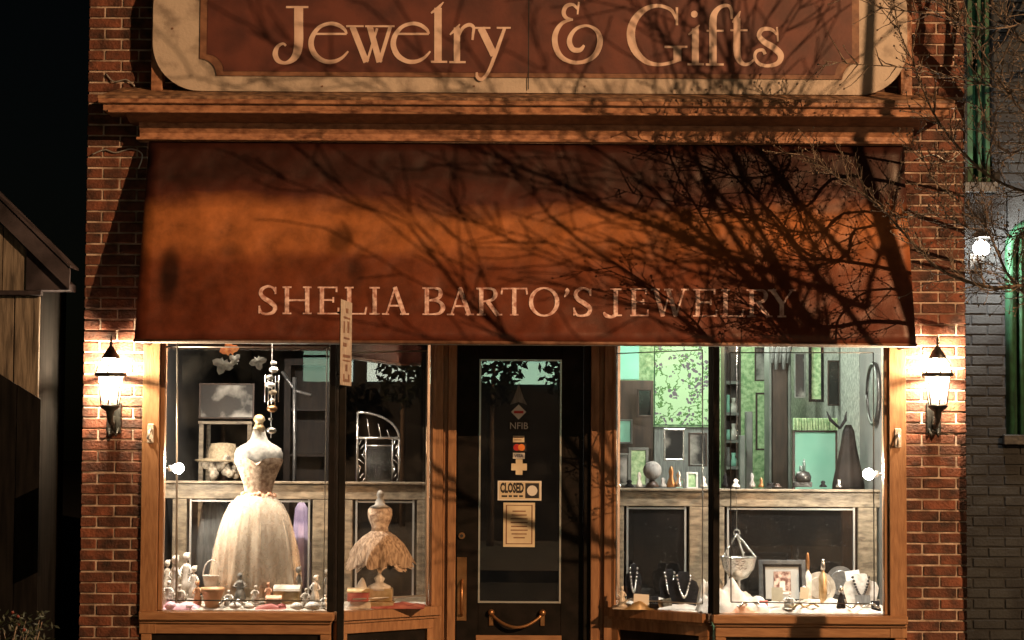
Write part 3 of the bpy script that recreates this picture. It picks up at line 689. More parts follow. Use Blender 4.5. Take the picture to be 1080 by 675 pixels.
# ------------------------------------------------------------------ wall lanterns
def lantern(px, y_mid, label):
    """black coach lantern; origin at its wall plate"""
    s = sc(-.14); c = at(px, 400, -.14); Z = lambda py: c.z + (400 - py) / s
    x, y = c.x, -.14
    t = thing('wall_lantern', (x, 0, Z(440)), label, 'wall lantern', 'black wall lanterns on the brick piers')
    b = MB(); b.box(x - .045, x + .045, -.014, -.001, Z(457), Z(424), .004); b.build('back_plate', M['blackmetal'], t)
    b = MB(); b.tube([(x, -.01, Z(440)), (x, -.06, Z(450)), (x, -.12, Z(444)), (x, y, Z(430))], [.014, .016, .018, .02], 10)
    b.tube([(x - .03, -.01, Z(452)), (x - .02, -.05, Z(460)), (x, -.03, Z(455))], .008, 8); b.tube([(x + .03, -.01, Z(452)), (x + .02, -.05, Z(460)), (x, -.03, Z(455))], .008, 8)
    b.build('bracket', M['blackmetal'], t)
    b = MB(); b.lathe(x, y, [(.008, Z(446)), (.02, Z(440)), (.026, Z(434)), (.05, Z(431)), (.062, Z(429)), (.062, Z(427.5)), (.04, Z(427))], 16); b.build('base_cup', M['blackmetal'], t)
    b = MB()
    for k in range(6):
        a = PI / 6 + k * PI / 3; ca, sa = math.cos(a), math.sin(a)
        b.tube([(x + .058 * ca, y + .058 * sa, Z(427)), (x + .078 * ca, y + .078 * sa, Z(397))], .005, 5)
        b.tube([(x + .092 * ca, y + .092 * sa, Z(394)), (x + .075 * ca, y + .075 * sa, Z(384)), (x + .05 * ca, y + .05 * sa, Z(378))], .005, 5)
    b.lathe(x, y, [(.084, Z(397.5)), (.099, Z(396)), (.099, Z(394)), (.09, Z(393))], 24, cap=False)
    b.build('cage', M['blackmetal'], t)
    b = MB(); b.lathe(x, y, [(.055, Z(378)), (.056, Z(376.5)), (.035, Z(371)), (.015, Z(366)), (.008, Z(364)), (.012, Z(362)), (.006, Z(360)), (.009, Z(359)), (.002, Z(353.5))], 16); b.build('roof_cap', M['blackmetal'], t)
    b = MB(); b.lathe(x, y, [(.054, Z(427)), (.075, Z(398)), (.078, Z(397)), (.088, Z(393)), (.072, Z(384)), (.05, Z(377))], 18, cap=False); b.build('glass_shade', M['lglass'], t)
    b = MB(); b.lathe(x, y, [(.012, Z(421)), (.03, Z(414)), (.034, Z(408)), (.024, Z(401)), (.006, Z(397))], 12); bo = b.build('bulb', M['bulb'], t)
    l = bpy.data.lights.new('lantern_light', 'POINT'); l.energy = LP; l.color = (1, .76, .48); l.shadow_soft_size = .02
    lo = bpy.data.objects.new('lantern_light', l); lo.location = (x, y - .0, Z(391)); col.objects.link(lo)
    bo.visible_shadow = True
    return t
LP = 115.0
M['bulb'] = emit('lantern_bulb', (1, .82, .55), 60)
def frosted():
    A = bpy.data.materials.new('seeded_lantern_glass'); A.use_nodes = True
    nt = A.node_tree; nt.nodes.clear(); L = nt.links.new
    o = nt.nodes.new('ShaderNodeOutputMaterial'); mx = nt.nodes.new('ShaderNodeMixShader'); mx.inputs[0].default_value = .14
    t = nt.nodes.new('ShaderNodeBsdfTransparent'); d = nt.nodes.new('ShaderNodeBsdfTranslucent'); d.inputs[0].default_value = (1, .97, .9, 1)
    L(t.outputs[0], mx.inputs[1]); L(d.outputs[0], mx.inputs[2]); L(mx.outputs[0], o.inputs[0]); return A
M['lglass'] = frosted()
def lantern_light_free(): pass
lantern(116.5, 400, 'black coach lantern glowing on the brick pier beside the white gown window')
lantern(989, 400, 'black coach lantern glowing on the brick pier beside the silver bowl window')

# small hooks on the casings (cream cleats)
def cleat(px, py, label):
    c = at(px, py, -.024); t = MB()
    t.box(c.x - .02, c.x + .02, -.032, -.0225, c.z - .06, c.z + .06, .004)
    o = t.build('awning_cleat', M['cream']); tag(o, label, 'cleat', 'cream cleats on the window casings')
    t = MB(); t.tube([(c.x, -.03, c.z + .03), (c.x, -.065, c.z + .01), (c.x - .01, -.075, c.z - .03), (c.x, -.03, c.z - .045)], .008, 6); t.build('hook', M['foil'], o)
cleat(159, 457, 'small cream cleat on the casing near the gown window'); cleat(947, 462, 'small cream cleat on the casing near the silver bowl window')

def cable(pts, label):
    b = MB(); q = [at(px, py, -.012) for px, py in pts]; q = [Vector(v) for v in catmull([tuple(v) for v in q], 5)]
    b.tube(q, .0045, 6); tag(b.build('loose_cable', M['foil']), label, 'cable', 'loose cables on the brick piers')
cable([(97, 163), (110, 158), (122, 161), (138, 157), (150, 163), (146, 178)], 'loose cable under the cornice end above the gown window')
cable([(112, 78), (120, 86), (133, 84), (142, 91)], 'short loose cable above the cornice beside the sign')
cable([(966, 168), (985, 163), (1000, 170), (1014, 160)], 'loose cable under the cornice end behind the twigs')

# ------------------------------------------------------------------ door stickers and notices
def text_mesh(body, width, height, bold=0.0):
    cu = bpy.data.curves.new('lettering', 'FONT'); cu.body = body; cu.size = 1; cu.offset = bold; cu.resolution_u = 2
    ob = bpy.data.objects.new('tmp', cu); col.objects.link(ob)
    bpy.context.view_layer.update()
    me = bpy.data.meshes.new_from_object(ob.evaluated_get(bpy.context.evaluated_depsgraph_get()))
    bpy.data.objects.remove(ob)
    xs = [v.co.x for v in me.vertices]; ys = [v.co.y for v in me.vertices]
    x0, x1, y0, y1 = min(xs), max(xs), min(ys), max(ys)
    for v in me.vertices:
        v.co = Vector(((v.co.x - x0) / (x1 - x0) * width, 0, (v.co.y - y0) / (y1 - y0) * height))
    return me
GY = DY + .017
def card(name, px0, px1, py0, py1, mt, label, cat, y=None, th=.002):
    y = y or GY
    a = at(px0, py0, y); c = at(px1, py1, y); b = MB(); b.box(a.x, c.x, y - th, y, c.z, a.z)
    o = b.build(name, mt); tag(o, label, cat); return o
def mark(parent, px0, px1, py0, py1, mt, name='print', y=None, k=1):
    y = (y or GY) - .0022 - .0006 * k
    a = at(px0, py0, y); c = at(px1, py1, y); b = MB(); b.box(a.x, c.x, y, y + .0005, c.z, a.z)
    return b.build(name, mt, parent)
def letter(parent, body, px0, px1, py0, py1, mt, y=None, bold=0, k=2):
    y = (y or GY) - .0022 - .0006 * k
    a = at(px0, py0, y); c = at(px1, py1, y)
    me = text_mesh(body, c.x - a.x, a.z - c.z, bold); me.materials.append(mt)
    o = bpy.data.objects.new('lettering', me); o.location = (a.x, y, c.z); col.objects.link(o); o.parent = parent
    return o
cl = card('closed_sign', 525, 571, 507, 528, M['whitep'], 'white CLOSED sign with a small clock face on the door glass', 'sign')
mark(cl, 526.5, 569.5, 508.2, 526.8, M['paper'], 'face')
letter(cl, 'CLOSED', 527.5, 552.5, 508.8, 520.2, M['ink'], bold=.05)
mark(cl, 554, 568.5, 509.5, 525.5, M['ink'], 'clock_panel', k=2)
b = MB(); c_ = at(561.3, 517.5, GY - .0045); b.tube([(c_.x, GY - .0040, c_.z), (c_.x, GY - .005, c_.z)], .034, 16); b.build('clock_face', M['whitep'], cl)
for i, (x0, x1) in enumerate(((529, 535), (536.5, 540), (541.5, 546), (547.5, 551.5))): mark(cl, x0, x1, 522.3, 524.3, M['ink'], 'small_print', k=2)
nt_ = card('paper_notice', 531, 564, 530, 577, M['paper'], 'yellowed framed paper notice below the CLOSED sign', 'notice')
fr_ = M['trimdark']
mark(nt_, 533.5, 561.5, 532.5, 533.4, fr_, 'border'); mark(nt_, 533.5, 561.5, 573, 574, fr_, 'border'); mark(nt_, 533.5, 534.5, 532.5, 574, fr_, 'border'); mark(nt_, 560.5, 561.5, 532.5, 574, fr_, 'border')
for i in range(8):
    w_ = (7, 8, 9, 9, 8.5, 9, 8, 6)[i]; mark(nt_, 547.5 - w_, 547.5 + w_, 538.5 + i * 4, 539.8 + i * 4, M['trimdark'], 'text_line')
letter(tag(card('trade_sticker', 536.5, 558.5, 443, 454.5, M['ink'], 'dark NFIB sticker under the diamond decal on the door', 'sticker'), None, None), 'NFIB', 538, 557, 445.5, 452.5, M['whitep'])
c1 = card('card_sticker', 541, 553, 459.5, 466.5, M['paper'], 'pale card sticker directly below the NFIB sticker', 'sticker'); mark(c1, 542, 552, 461, 462, M['trimdark']); mark(c1, 542.5, 550, 463.5, 464.3, M['trimdark'])
c1 = card('card_sticker', 541, 555, 467.8, 476, M['ink'], 'dark card sticker with touching red and orange circles', 'sticker')
for px, m_ in ((545.2, 'redp'), (550, 'orange')):
    p = at(px, 471.9, GY - .003); b = MB(); b.tube([(p.x, GY - .0025, p.z), (p.x, GY - .0032 - (.0004 if px > 546 else 0), p.z)], .0225, 16); b.build('circle', M[m_], c1)
c1 = card('card_sticker', 541, 553.5, 477.5, 483.8, M['whitep'], 'white VISA sticker above the pale cross decal', 'sticker'); letter(c1, 'VISA', 542.5, 552, 479, 482.4, mat('blue_print', (.05, .06, .25), .5))
def cross():
    c = at(547.5, 492.5, GY); s = sc(GY); b = MB(); w = 3.6 / s; l = 8.2 / s
    pts = [(-w, l), (w, l), (w, w), (l, w), (l, -w), (w, -w), (w, -l), (-w, -l), (-w, -w), (-l, -w), (-l, w), (-w, w)]
    b.prism([Vector((c.x + x, GY, c.z + z)) for x, z in pts], Vector((0, -.002, 0))); tag(b.build('cross_decal', M['paper']), 'pale cross shaped decal above the CLOSED sign', 'decal')
    c = at(547, 434.5, GY); l = 8 / s; b = MB(); b.prism([Vector((c.x + x * l, GY, c.z + z * l)) for x, z in ((-1, 0), (0, 1), (1, 0), (0, -1))], Vector((0, -.002, 0))); o = tag(b.build('diamond_decal', M['whitep']), 'diamond shaped decal with dark band near the door glass top', 'decal')
    mark(o, 542, 552, 433.3, 436, M['redp'])
    c = at(547, 417, GY); b = MB(); b.prism([Vector((c.x + x / s, GY, c.z + z / s)) for x, z in ((-9, -10), (-5, -2), (-2, 6), (0, 13), (2.5, 5), (5, -2), (9, -10), (0, -7))], Vector((0, -.002, 0))); tag(b.build('peaked_decal', M['greyfab']), 'grey tree shaped decal at the top of the door stickers', 'decal')
cross()

# ------------------------------------------------------------------ goods in the gown window
def wob(n, amp, ph=0): return lambda a, z: 1 + amp * math.sin(n * a + ph)
def gown():
    Y = .40; s = sc(Y)
    c = at(271, 630, Y); Zp = lambda py: at(271, py, Y).z
    t = thing('gown_mannequin', (c.x, Y, ZS), 'dress form in a long ivory tulle ball gown with peach roses', 'dress form')
    P = lambda rows: [(w / s, Zp(y)) for y, w in rows][::-1]
    x = c.x
    b = MB(); b.lathe(x, Y, P([(437, 2), (439, 5), (443, 6.5), (446, 4), (449, 5), (452, 7)]), 16); b.build('neck_knob', M['gold'], t)
    b = MB(); b.lathe(x, Y, P([(451, 6), (458, 7.5), (463, 9), (467, 13), (470, 19), (473, 23.5), (478, 25.5), (485, 25.3), (492, 22.5), (505, 17)]), 28, .55); b.build('torso', M['form'], t)
    # sweetheart bodice: top edge dips in the middle
    b = MB(); rings = []
    rows = [(485, 25.2), (488, 24.6), (492, 22.8), (500, 19.5), (508, 16.2), (516, 14.2), (522, 14)]
    seg = 32
    for i, (py, w) in enumerate(rows):
        ring = []
        for k in range(seg):
            a = 2 * PI * k / seg; dip = (3.2 * math.cos(2 * a) if i == 0 else 0)
            front = max(0, -math.sin(a)); d2 = (6 * math.exp(-(math.cos(a) / .18) ** 2) - 2.5 * abs(math.sin(2 * a))) if i == 0 and front > 0 else 0
            r_ = (w + .6) / s
            ring.append(b.bm.verts.new((x + r_ * math.cos(a), Y + r_ * .57 * math.sin(a), Zp(py + d2))))
        rings.append(ring)
    for i in range(len(rings) - 1):
        for k in range(seg): f = b.bm.faces.new((rings[i][k], rings[i][(k + 1) % seg], rings[i + 1][(k + 1) % seg], rings[i + 1][k])); f.smooth = True
    b.build('bodice', M['bodice'], t)
    rnd = random.Random(4)
    def fold(a, z):
        k = max(0, min(1, (Zp(522) - z) / (Zp(522) - Zp(626)))); return 1 + k * (.10 * math.sin(9 * a + 1) + .07 * math.sin(14 * a + 2 + 2 * k) + .035 * math.sin(31 * a + k)) + .02 * (1 - k) * math.sin(40 * a)
    xs = x - .012
    b = MB(); b.lathe(xs, Y, P([(520, 13.5), (525, 19), (532, 25), (542, 31.5), (555, 36), (570, 39.5), (590, 41.5), (610, 43.5), (628, 45)]), 120, .72, fold); b.build('skirt', M['tulle'], t)
    b = MB(); b.lathe(xs, Y, P([(523, 19), (532, 28), (544, 34), (560, 39), (580, 43.5), (600, 46), (618, 47)]), 120, .74, lambda a, z: 1 + .05 * math.sin(21 * a) * (Zp(523) - z) * 1.6 + .02 * math.sin(47 * a), cap=False); b.build('tulle_overlay', mat('sheer_tulle', (.70, .58, .44), .9, c2=(.86, .76, .62), scale=40, alpha=.34), t)
    b = MB()
    for k in range(14):
        a = PI + PI * k / 13; r_ = 16.5 / s; b.ball((x + r_ * math.cos(a), Y + r_ * .62 * math.sin(a), Zp(522 + rnd.uniform(-1.5, 2))), rnd.uniform(.012, .021), 8)
    b.build('rose_belt', M['rose'], t)
gown()
def tutu():
    Y = .34; s = sc(Y); c = at(400, 630, Y); Zp = lambda py: at(400, py, Y).z; x = c.x
    t = thing('tutu_mannequin', (x, Y, ZS), 'small dress form in a ragged beige tutu on a gilt pedestal', 'dress form')
    P = lambda rows: [(w / s, Zp(y)) for y, w in rows][::-1]
    b = MB(); b.lathe(x, Y, P([(517, 1), (519, 3), (522, 4), (525, 2.5), (528, 4.5), (532, 5.5), (535, 11)]), 14); b.build('finial', M['form'], t)
    b = MB(); b.lathe(x, Y, P([(534, 9), (537, 12.5), (543, 13), (549, 11.5), (556, 8.5), (562, 9.5)]), 20, .7); b.build('bodice', M['bodice'], t)
    for n, (dz, rr, mt) in enumerate(((0, 1, 'tulle'), (3, .8, 'bodice'))):
        b = MB(); rnd = random.Random(8 + n); ph_ = [rnd.uniform(-.16, .14) for _ in range(72)]
        rings = []
        for i, (py, w) in enumerate([(560, 9), (566, 17), (575, 25), (585, 30), (596 + dz, 33)]):
            ring = []
            for k in range(72):
                a = 2 * PI * k / 72; f_ = 1 + (i / 4) * (.06 * math.sin(13 * a + n) + .05 * math.sin(23 * a + 1) + (ph_[k] if i == 4 else 0))
                r_ = w / s * rr * f_; ring.append(b.bm.verts.new((x + r_ * math.cos(a), Y + r_ * .8 * math.sin(a), Zp(py) - (ph_[k] * .12 if i == 4 else 0) + .02 * math.cos(6 * a) * i / 4)))
            rings.append(ring)
        for i in range(4):
            for k in range(72): f = b.bm.faces.new((rings[i][k], rings[i][(k + 1) % 72], rings[i + 1][(k + 1) % 72], rings[i + 1][k])); f.smooth = True
        b.build('tutu_layer', M['tutu'] if n == 0 else M['bodice'], t)
    b = MB(); b.lathe(x, Y, P([(590, 1.5), (606, 2), (610, 6), (614, 4), (618, 12), (622, 13)]), 16); b.build('stand', M['white'], t)
    b = MB(); b.box(x - .085, x + .085, Y - .07, Y + .07, Zp(634), Zp(620), .008); b.box(x - .095, x + .095, Y - .08, Y + .08, ZS, Zp(634) - .0005, .006); b.build('pedestal', M['gold'], t)
M['tutu'] = mat('beige_net', (.22, .14, .09), .85, c2=(.66, .50, .36), scale=16, bump=.5, stretch=(5, 5, .7), alpha=.72)
tutu()
def figurine(px, py_b, py_t, w, Y, mt, label, name='figurine', cat='figurine', group=None, arms=True, base=True):
    s = sc(Y); c = at(px, py_b, Y); h = (py_b - py_t) / s; W = w / s; z0 = max(c.z, ZS) 
    b = MB(); z = z0
    b.lathe(c.x, Y, [(W * .5, z), (W * .52, z + h * .07), (W * .30, z + h * .10), (W * .42, z + h * .14), (W * .34, z + h * .35), (W * .20, z + h * .52), (W * .27, z + h * .66), (W * .24, z + h * .72), (W * .08, z + h * .76), (W * .07, z + h * .8)], 16, mod=wob(5, .07, px))
    o = b.build(name, mt)
    tag(o, label, cat, group)
    b = MB(); ox = (px * 7 % 5 - 2) * .002; b.ball((c.x + ox, Y, z + h * .88), h * .082, 12, 1.15); b.build('head', mt, o)
    b = MB(); b.ball((c.x + ox, Y + h * .02, z + h * .915), h * .078, 10, .8); b.ball((c.x + ox + h * .05, Y + h * .04, z + h * .95), h * .035, 8); b.build('hair', mt, o)
    if arms:
        for k in (-1, 1):
            b = MB(); b.tube([(c.x + k * W * .22, Y, z + h * .68), (c.x + k * W * .42, Y - .01, z + h * .55), (c.x + k * W * .18, Y - W * .3, z + h * .5)], [W * .09, W * .08, W * .05], 7); b.build('arm', mt, o)
    return o
G1 = 'white figurines in the gown window'
figurine(184, 636, 585, 15, .25, M['white'], 'tall white ceramic figurine at the lamp end of the gown window', group=G1)
figurine(196, 630, 582, 15, .42, M['white'], 'tall white ceramic figurine second from the lamp, beside the white basket', group=G1)
figurine(253, 636, 604, 15, .20, M['form'], 'small grey seated bust figurine in front of the ivory skirt', group=G1)
figurine(315, 634, 597, 8, .30, M['form'], 'slim grey figurine standing beyond the ivory skirt hem', group=G1)
figurine(332, 639, 606, 13, .22, M['white'], 'white figurine at the corner post in the gown window', group=G1)
figurine(269, 637, 617, 10, .15, M['cloth'], 'little cream figurine beside the grey seated bust', group=G1)
figurine(343, 641, 627, 12, .14, M['white'], 'tiny white figurine low at the corner post', group=G1)
figurine(208, 641, 612, 11, .16, M['terra'], 'little orange figurine between white figurines and ceramic pot', group=G1)
for i, (px, pb, pt, w, Y_, mt_, lb) in enumerate((
    (177, 640, 612, 14, .16, 'white', 'squat white ceramic figurine at the very edge of the gown window'),
    (190, 641, 616, 14, .13, 'cloth', 'cream figurine low in front of the two tall white ones'),
    (204, 634, 596, 13, .36, 'white', 'white ceramic figurine third from the lamp behind the orange one'),
    (176, 628, 590, 12, .50, 'cloth', 'cream figurine at the back corner near the bulb lamp'),
    (241, 641, 622, 12, .14, 'white', 'small white figurine between the pot and the grey bust'),
    (283, 636, 614, 9, .20, 'rose', 'peach coloured small figurine before the skirt centre'),
    (322, 641, 620, 11, .13, 'cloth', 'cream figurine between the gilt box and the corner post'),
    (345, 634, 600, 10, .36, 'form', 'grey figurine behind the tiny white figurine'))):
    figurine(px, pb, pt, w, Y_, M[mt_], lb, group=G1)
def shell(px, py, r_, Y, mt, label, seed):
    s_ = sc(Y); c = at(px, py, Y); q = r_ / s_; b = MB()
    b.lathe(c.x, Y, [(q * .3, ZS + .003), (q, ZS + q * .35), (q * .85, ZS + q * .8), (q * .4, ZS + q * 1.1), (q * .05, ZS + q * 1.2)], 22, .8, wob(9, .1, seed)); tag(b.build('seashell', mt), label, 'shell', 'seashells in the gown window')
for i, (px, r_, mt_, lb) in enumerate(((180, 7, 'pink', 'pink ribbed shell at the lamp end of the gown window'), (200, 6, 'pink', 'second pink shell, closer to the pot'), (248, 7, 'white', 'white shell in front of the skirt, nearest the pot'), (262, 6, 'cloth', 'cream shell directly before the skirt'), (296, 6, 'redcloth', 'red shell on the silk scarf'), (330, 8, 'white', 'white shell near the corner post'), (313, 7, 'white', 'white shell beside the gilt box'))):
    shell(px, 643, r_, .10, M[mt_], lb, i)
# white basket with handle
def basket(px, py, w, h, Y, label, mt, name='basket'):
    s = sc(Y); c = at(px, py, Y); z = max(c.z, ZS); W = w / s / 2; H = h / s
    b = MB(); b.lathe(c.x, Y, [(W * .7, z), (W * .95, z + H * .5), (W, z + H * .55), (W * .92, z + H * .55), (W * .65, z + .01)], 18, .7); o = b.build(name, mt); tag(o, label, 'basket')
    b = MB(); b.tube([(c.x + W * .9 * math.cos(a), Y, z + H * .5 + H * .6 * math.sin(a)) for a in [PI * i / 12 for i in range(13)]], .005, 6); b.build('handle', mt, o)
    return o
basket(223, 622, 20, 28, .30, 'white basket with tall loop handle in front of the skirt', M['white'])
def pot(px, pyb, w, h, Y, mt, label):
    s = sc(Y); c = at(px, pyb, Y); z = max(c.z, ZS); W = w / s / 2; H = h / s
    b = MB(); b.lathe(c.x, Y, [(W * .55, z), (W * .7, z + H * .3), (W * .95, z + H * .8), (W * 1.05, z + H * .82), (W * 1.05, z + H), (W * .9, z + H), (W * .85, z + H * .8)], 20); o = b.build('pot', mt); tag(o, label, 'pot'); return o
pot(224, 642, 24, 22, .14, M['terra'], 'orange ceramic pot in front of the white basket')
def trinket_box(px, pyb, w, h, Y, mt, lid, label):
    s = sc(Y); c = at(px, pyb, Y); z = max(c.z, ZS); W = w / s / 2; H = h / s; D = min(W, .06)
    b = MB(); b.box(c.x - W, c.x + W, Y - D, Y + D, z, z + H * .7, .006); o = b.build('trinket_box', mt); tag(o, label, 'box')
    b = MB(); b.profx([(Y + D * 1.05 * math.cos(a), z + H * .705 + H * .3 * math.sin(a)) for a in [PI * i / 8 for i in range(9)]], c.x - W * 1.03, c.x + W * 1.03); b.build('lid', lid, o)
trinket_box(303, 637, 27, 20, .22, M['gold'], M['cloth'], 'gilt trinket box with domed lid beside the skirt hem')
trinket_box(289, 640, 16, 12, .14, M['cloth'], M['rose'], 'cream trinket box with peach lid before the skirt')
trinket_box(378, 634, 22, 14, .22, M['redcloth'], M['gold'], 'dark red trinket box at the foot of the tutu form')
def heap(name, px0, px1, pyb, py_t, Y, D, mt, label, cat='cloth', seed=0, amp=.5, nx=26, ny=12):
    s = sc(Y); x0, x1 = at(px0, pyb, Y).x, at(px1, pyb, Y).x; H = (pyb - py_t) / s; z0 = ZS + .001
    b = MB(); g = []
    for i in range(nx + 1):
        r_ = []
        for j in range(ny + 1):
            u, v = i / nx, j / ny; e = (max(0, math.sin(PI * u)) ** .5) * (max(0, math.sin(PI * v)) ** .6)
            x = x0 + (x1 - x0) * u; y = Y - D / 2 + D * v
            nn = noise.noise(Vector((x * 9 + seed, y * 9, seed))) ; n2 = abs(noise.noise(Vector((x * 24 + seed, y * 18, 3 + seed)))) * .6
            r_.append(b.bm.verts.new((x, y, z0 + H * e * max(.06, .62 + amp * nn + .5 * amp * n2))))
        g.append(r_)
    for i in range(nx):
        for j in range(ny): f = b.bm.faces.new((g[i][j], g[i + 1][j], g[i + 1][j + 1], g[i][j + 1])); f.smooth = True
    o = b.build(name, mt); tag(o, label, cat); return o
heap('satin_ribbon', 171, 212, 643, 631, .12, .10, M['pink'], 'pink and lilac satin ribbon heap at the lamp end of the gown window', 'ribbon', 3)
heap('folded_cloth', 205, 345, 643, 636, .18, .24, M['cloth'], 'crumpled cream cloth along the front of the gown window', 'cloth', 5, nx=50)
heap('silk_scarf', 268, 305, 644, 636, .10, .07, M['redcloth'], 'crumpled red silk scarf before the skirt hem', 'scarf', 8)
heap('lace_bundle', 366, 392, 636, 612, .30, .16, M['cloth'], 'bundle of white lace beside the tutu form', 'lace', 9, 1.0)
heap('velvet_cloth', 372, 448, 637, 630, .40, .35, M['redcloth'], 'dark red velvet cloth spread under the tutu form', 'cloth', 12)
# leaves and hanging chime
def leaf(px, py, r, Y, mt, label, rot=0, group='maple leaves stuck on the gown window'):
    s = sc(Y); c = at(px, py, Y); b = MB(); pts = []
    lob = [1, .8, .55, .85, .98, .75, .5, .6, .3, .6, .5, .75, .98, .85, .55, .8]
    for i, l in enumerate(lob):
        a = rot + PI / 2 + 2 * PI * i / len(lob); pts.append(Vector((c.x + r / s * l * math.cos(a), Y, c.z + r / s * l * math.sin(a))))
    n = len(pts); cv_ = b.bm.verts.new((c.x, Y - .006, c.z)); vs = [b.bm.verts.new(p) for p in pts]; vk = b.bm.verts.new((c.x, Y + .002, c.z))
    for i in range(n): b.bm.faces.new((cv_, vs[i], vs[(i + 1) % n])); b.bm.faces.new((vk, vs[(i + 1) % n], vs[i]))
    o = b.build('maple_leaf', mt); tag(o, label, 'leaf', group)
leaf(242, 369, 11, .10, M['leafo'], 'orange maple leaf hanging at the awning edge', .2)
leaf(235, 384, 12, .09, M['leafg'], 'pale grey maple leaf below the orange leaf', 2.8)
leaf(272, 381, 10, .09, M['leafg'], 'pale grey maple leaf next to the hanging chime', 3.4)
leaf(248, 380, 8, .11, M['leafg'], 'smaller pale leaf tucked beneath the orange leaf', .9)
def chime():
    Y = .2; c = at(287, 372, Y); b = MB(); Zp = lambda py: at(287, py, Y).z
    t = thing('wind_chime', (c.x, Y, Zp(372)), 'hanging chime of shells and beads above the gown', 'wind chime')
    b.tube([(c.x, Y, WH + .09), (c.x, Y, Zp(462))], .0025, 5); b.build('cord', M['foil'], t)
    rnd = random.Random(2)
    for py, r_, mt in ((383, .022, 'form'), (390, .03, 'white'), (398, .024, 'form'), (406, .03, 'white'), (414, .026, 'straw'), (422, .018, 'white'), (431, .034, 'brass'), (442, .014, 'form'), (454, .032, 'silver')):
        b = MB(); b.ball((c.x + rnd.uniform(-.012, .012), Y, Zp(py)), r_, 10, .7); b.build('bead', M[mt], t)
    b = MB()
    for k in range(5): xx = c.x + .03 * (k - 2) * .7; b.tube([(xx, Y + .01, Zp(396)), (xx, Y + .01, Zp(424 + 5 * (k % 2)))], .005, 6)
    b.build('chime_tube', M['silver'], t)
chime()
# hat with flowers on the partition top
def hat():
    Y = .86; s = sc(Y); c = at(233, 505, Y); Zp = lambda py: at(233, py, Y).z; x = c.x; zt = Zp(511) + .022
    t = thing('straw_hat', (x, Y + .06, zt), 'straw hat trimmed with flowers behind the gown shoulder', 'hat')
    b = MB(); b.lathe(x, Y + .08, [(.002, zt), (.035, zt), (.03, zt + .10), (.05, zt + .16)], 12); b.build('hat_stand', M['darkwood'], t)
    b = MB(); b.lathe(x, Y + .08, [(.175, Zp(487)), (.19, Zp(485)), (.10, Zp(483)), (.095, Zp(474)), (.08, Zp(468)), (.02, Zp(467))], 28, .8, wob(3, .05)); b.build('crown', M['straw'], t)
    b = MB(); rnd = random.Random(3)
    for k in range(26): b.ball((x + rnd.uniform(-.11, .13), Y - .02 + rnd.uniform(-.02, .03), Zp(rnd.uniform(484, 503))), rnd.uniform(.018, .034), 8)
    b.build('flower_trim', M['hatflower'], t)
M['hatflower'] = mat('dusty_flowers', (.05, .04, .03), .8, c2=(.30, .26, .2), scale=25)
hat()
# furniture and pictures in the dark room
def frame_pic(px0, px1, py0, py1, Y, mt_f, mt_p, label, bw=3, name='picture_frame', cat='picture', mat2=None, tilt=0, depth=.02):
    a = at(px0, py0, Y); c = at(px1, py1, Y); s = sc(Y); w = bw / s
    t = thing(name, ((a.x + c.x) / 2, Y, c.z), label, cat)
    b = MB(); b.box(a.x, a.x + w, Y, Y + depth, c.z, a.z, .002); b.box(c.x - w, c.x, Y, Y + depth, c.z, a.z, .002); b.box(a.x + w, c.x - w, Y, Y + depth, c.z, c.z + w, .002); b.box(a.x + w, c.x - w, Y, Y + depth, a.z - w, a.z, .002)
    b.build('frame', mt_f, t)
    b = MB(); b.box(a.x + w * .9, c.x - w * .9, Y + depth * .4, Y + depth * .8, c.z + w * .9, a.z - w * .9); b.build('picture', mt_p, t)
    return t
M['bwphoto'] = mat('black_and_white_photo', (.02, .02, .02), .3, c2=(.35, .34, .31), scale=4, contrast=(.48, .6))
frame_pic(210, 268, 404, 442, 1.6, M['darkwood'], M['bwphoto'], 'wide dark framed photograph on the wall above the hat', 2)
def hutch(px0, px1, pyt, Y, label):
    a = at(px0, pyt, Y); c = at(px1, pyt, Y)
    t = thing('display_hutch', ((a.x + c.x) / 2, Y, .05), label, 'cabinet')
    b = MB(); b.box(a.x, c.x, Y + .3, Y + .32, .05, a.z, 0); b.box(a.x, a.x + .05, Y, Y + .3, .05, a.z); b.box(c.x - .05, c.x, Y, Y + .3, .05, a.z); b.box(a.x, c.x, Y - .01, Y + .3, a.z, a.z + .05); b.build('carcass', M['darkwood'], t)
    for k in range(4):
        z = a.z - .35 * (k + 1); b = MB(); b.box(a.x + .051, c.x - .051, Y + .01, Y + .3, z, z + .02); b.build('shelf', M['darkwood'], t)
    return t
hutch(300, 350, 385, 3.0, 'dark wooden shelf cabinet behind the tall silver cross')
# white edged counter top behind hat
def counter():
    Y = 1.5; a = at(209, 444, Y); c = at(266, 444, Y)
    t = thing('white_edged_table', ((a.x + c.x) / 2, Y, .05), 'dark table with a white edged top behind the straw hat', 'table')
    b = MB(); b.box(a.x, c.x, Y, Y + .4, a.z - .02, a.z); b.build('table_top', M['oak'], t)
    for xx in (a.x + .02, c.x - .02):
        for yy in (Y + .03, Y + .37): b = MB(); b.box(xx - .015, xx + .015, yy - .015, yy + .015, .05, a.z - .021); b.build('leg', M['oak'], t)
counter()
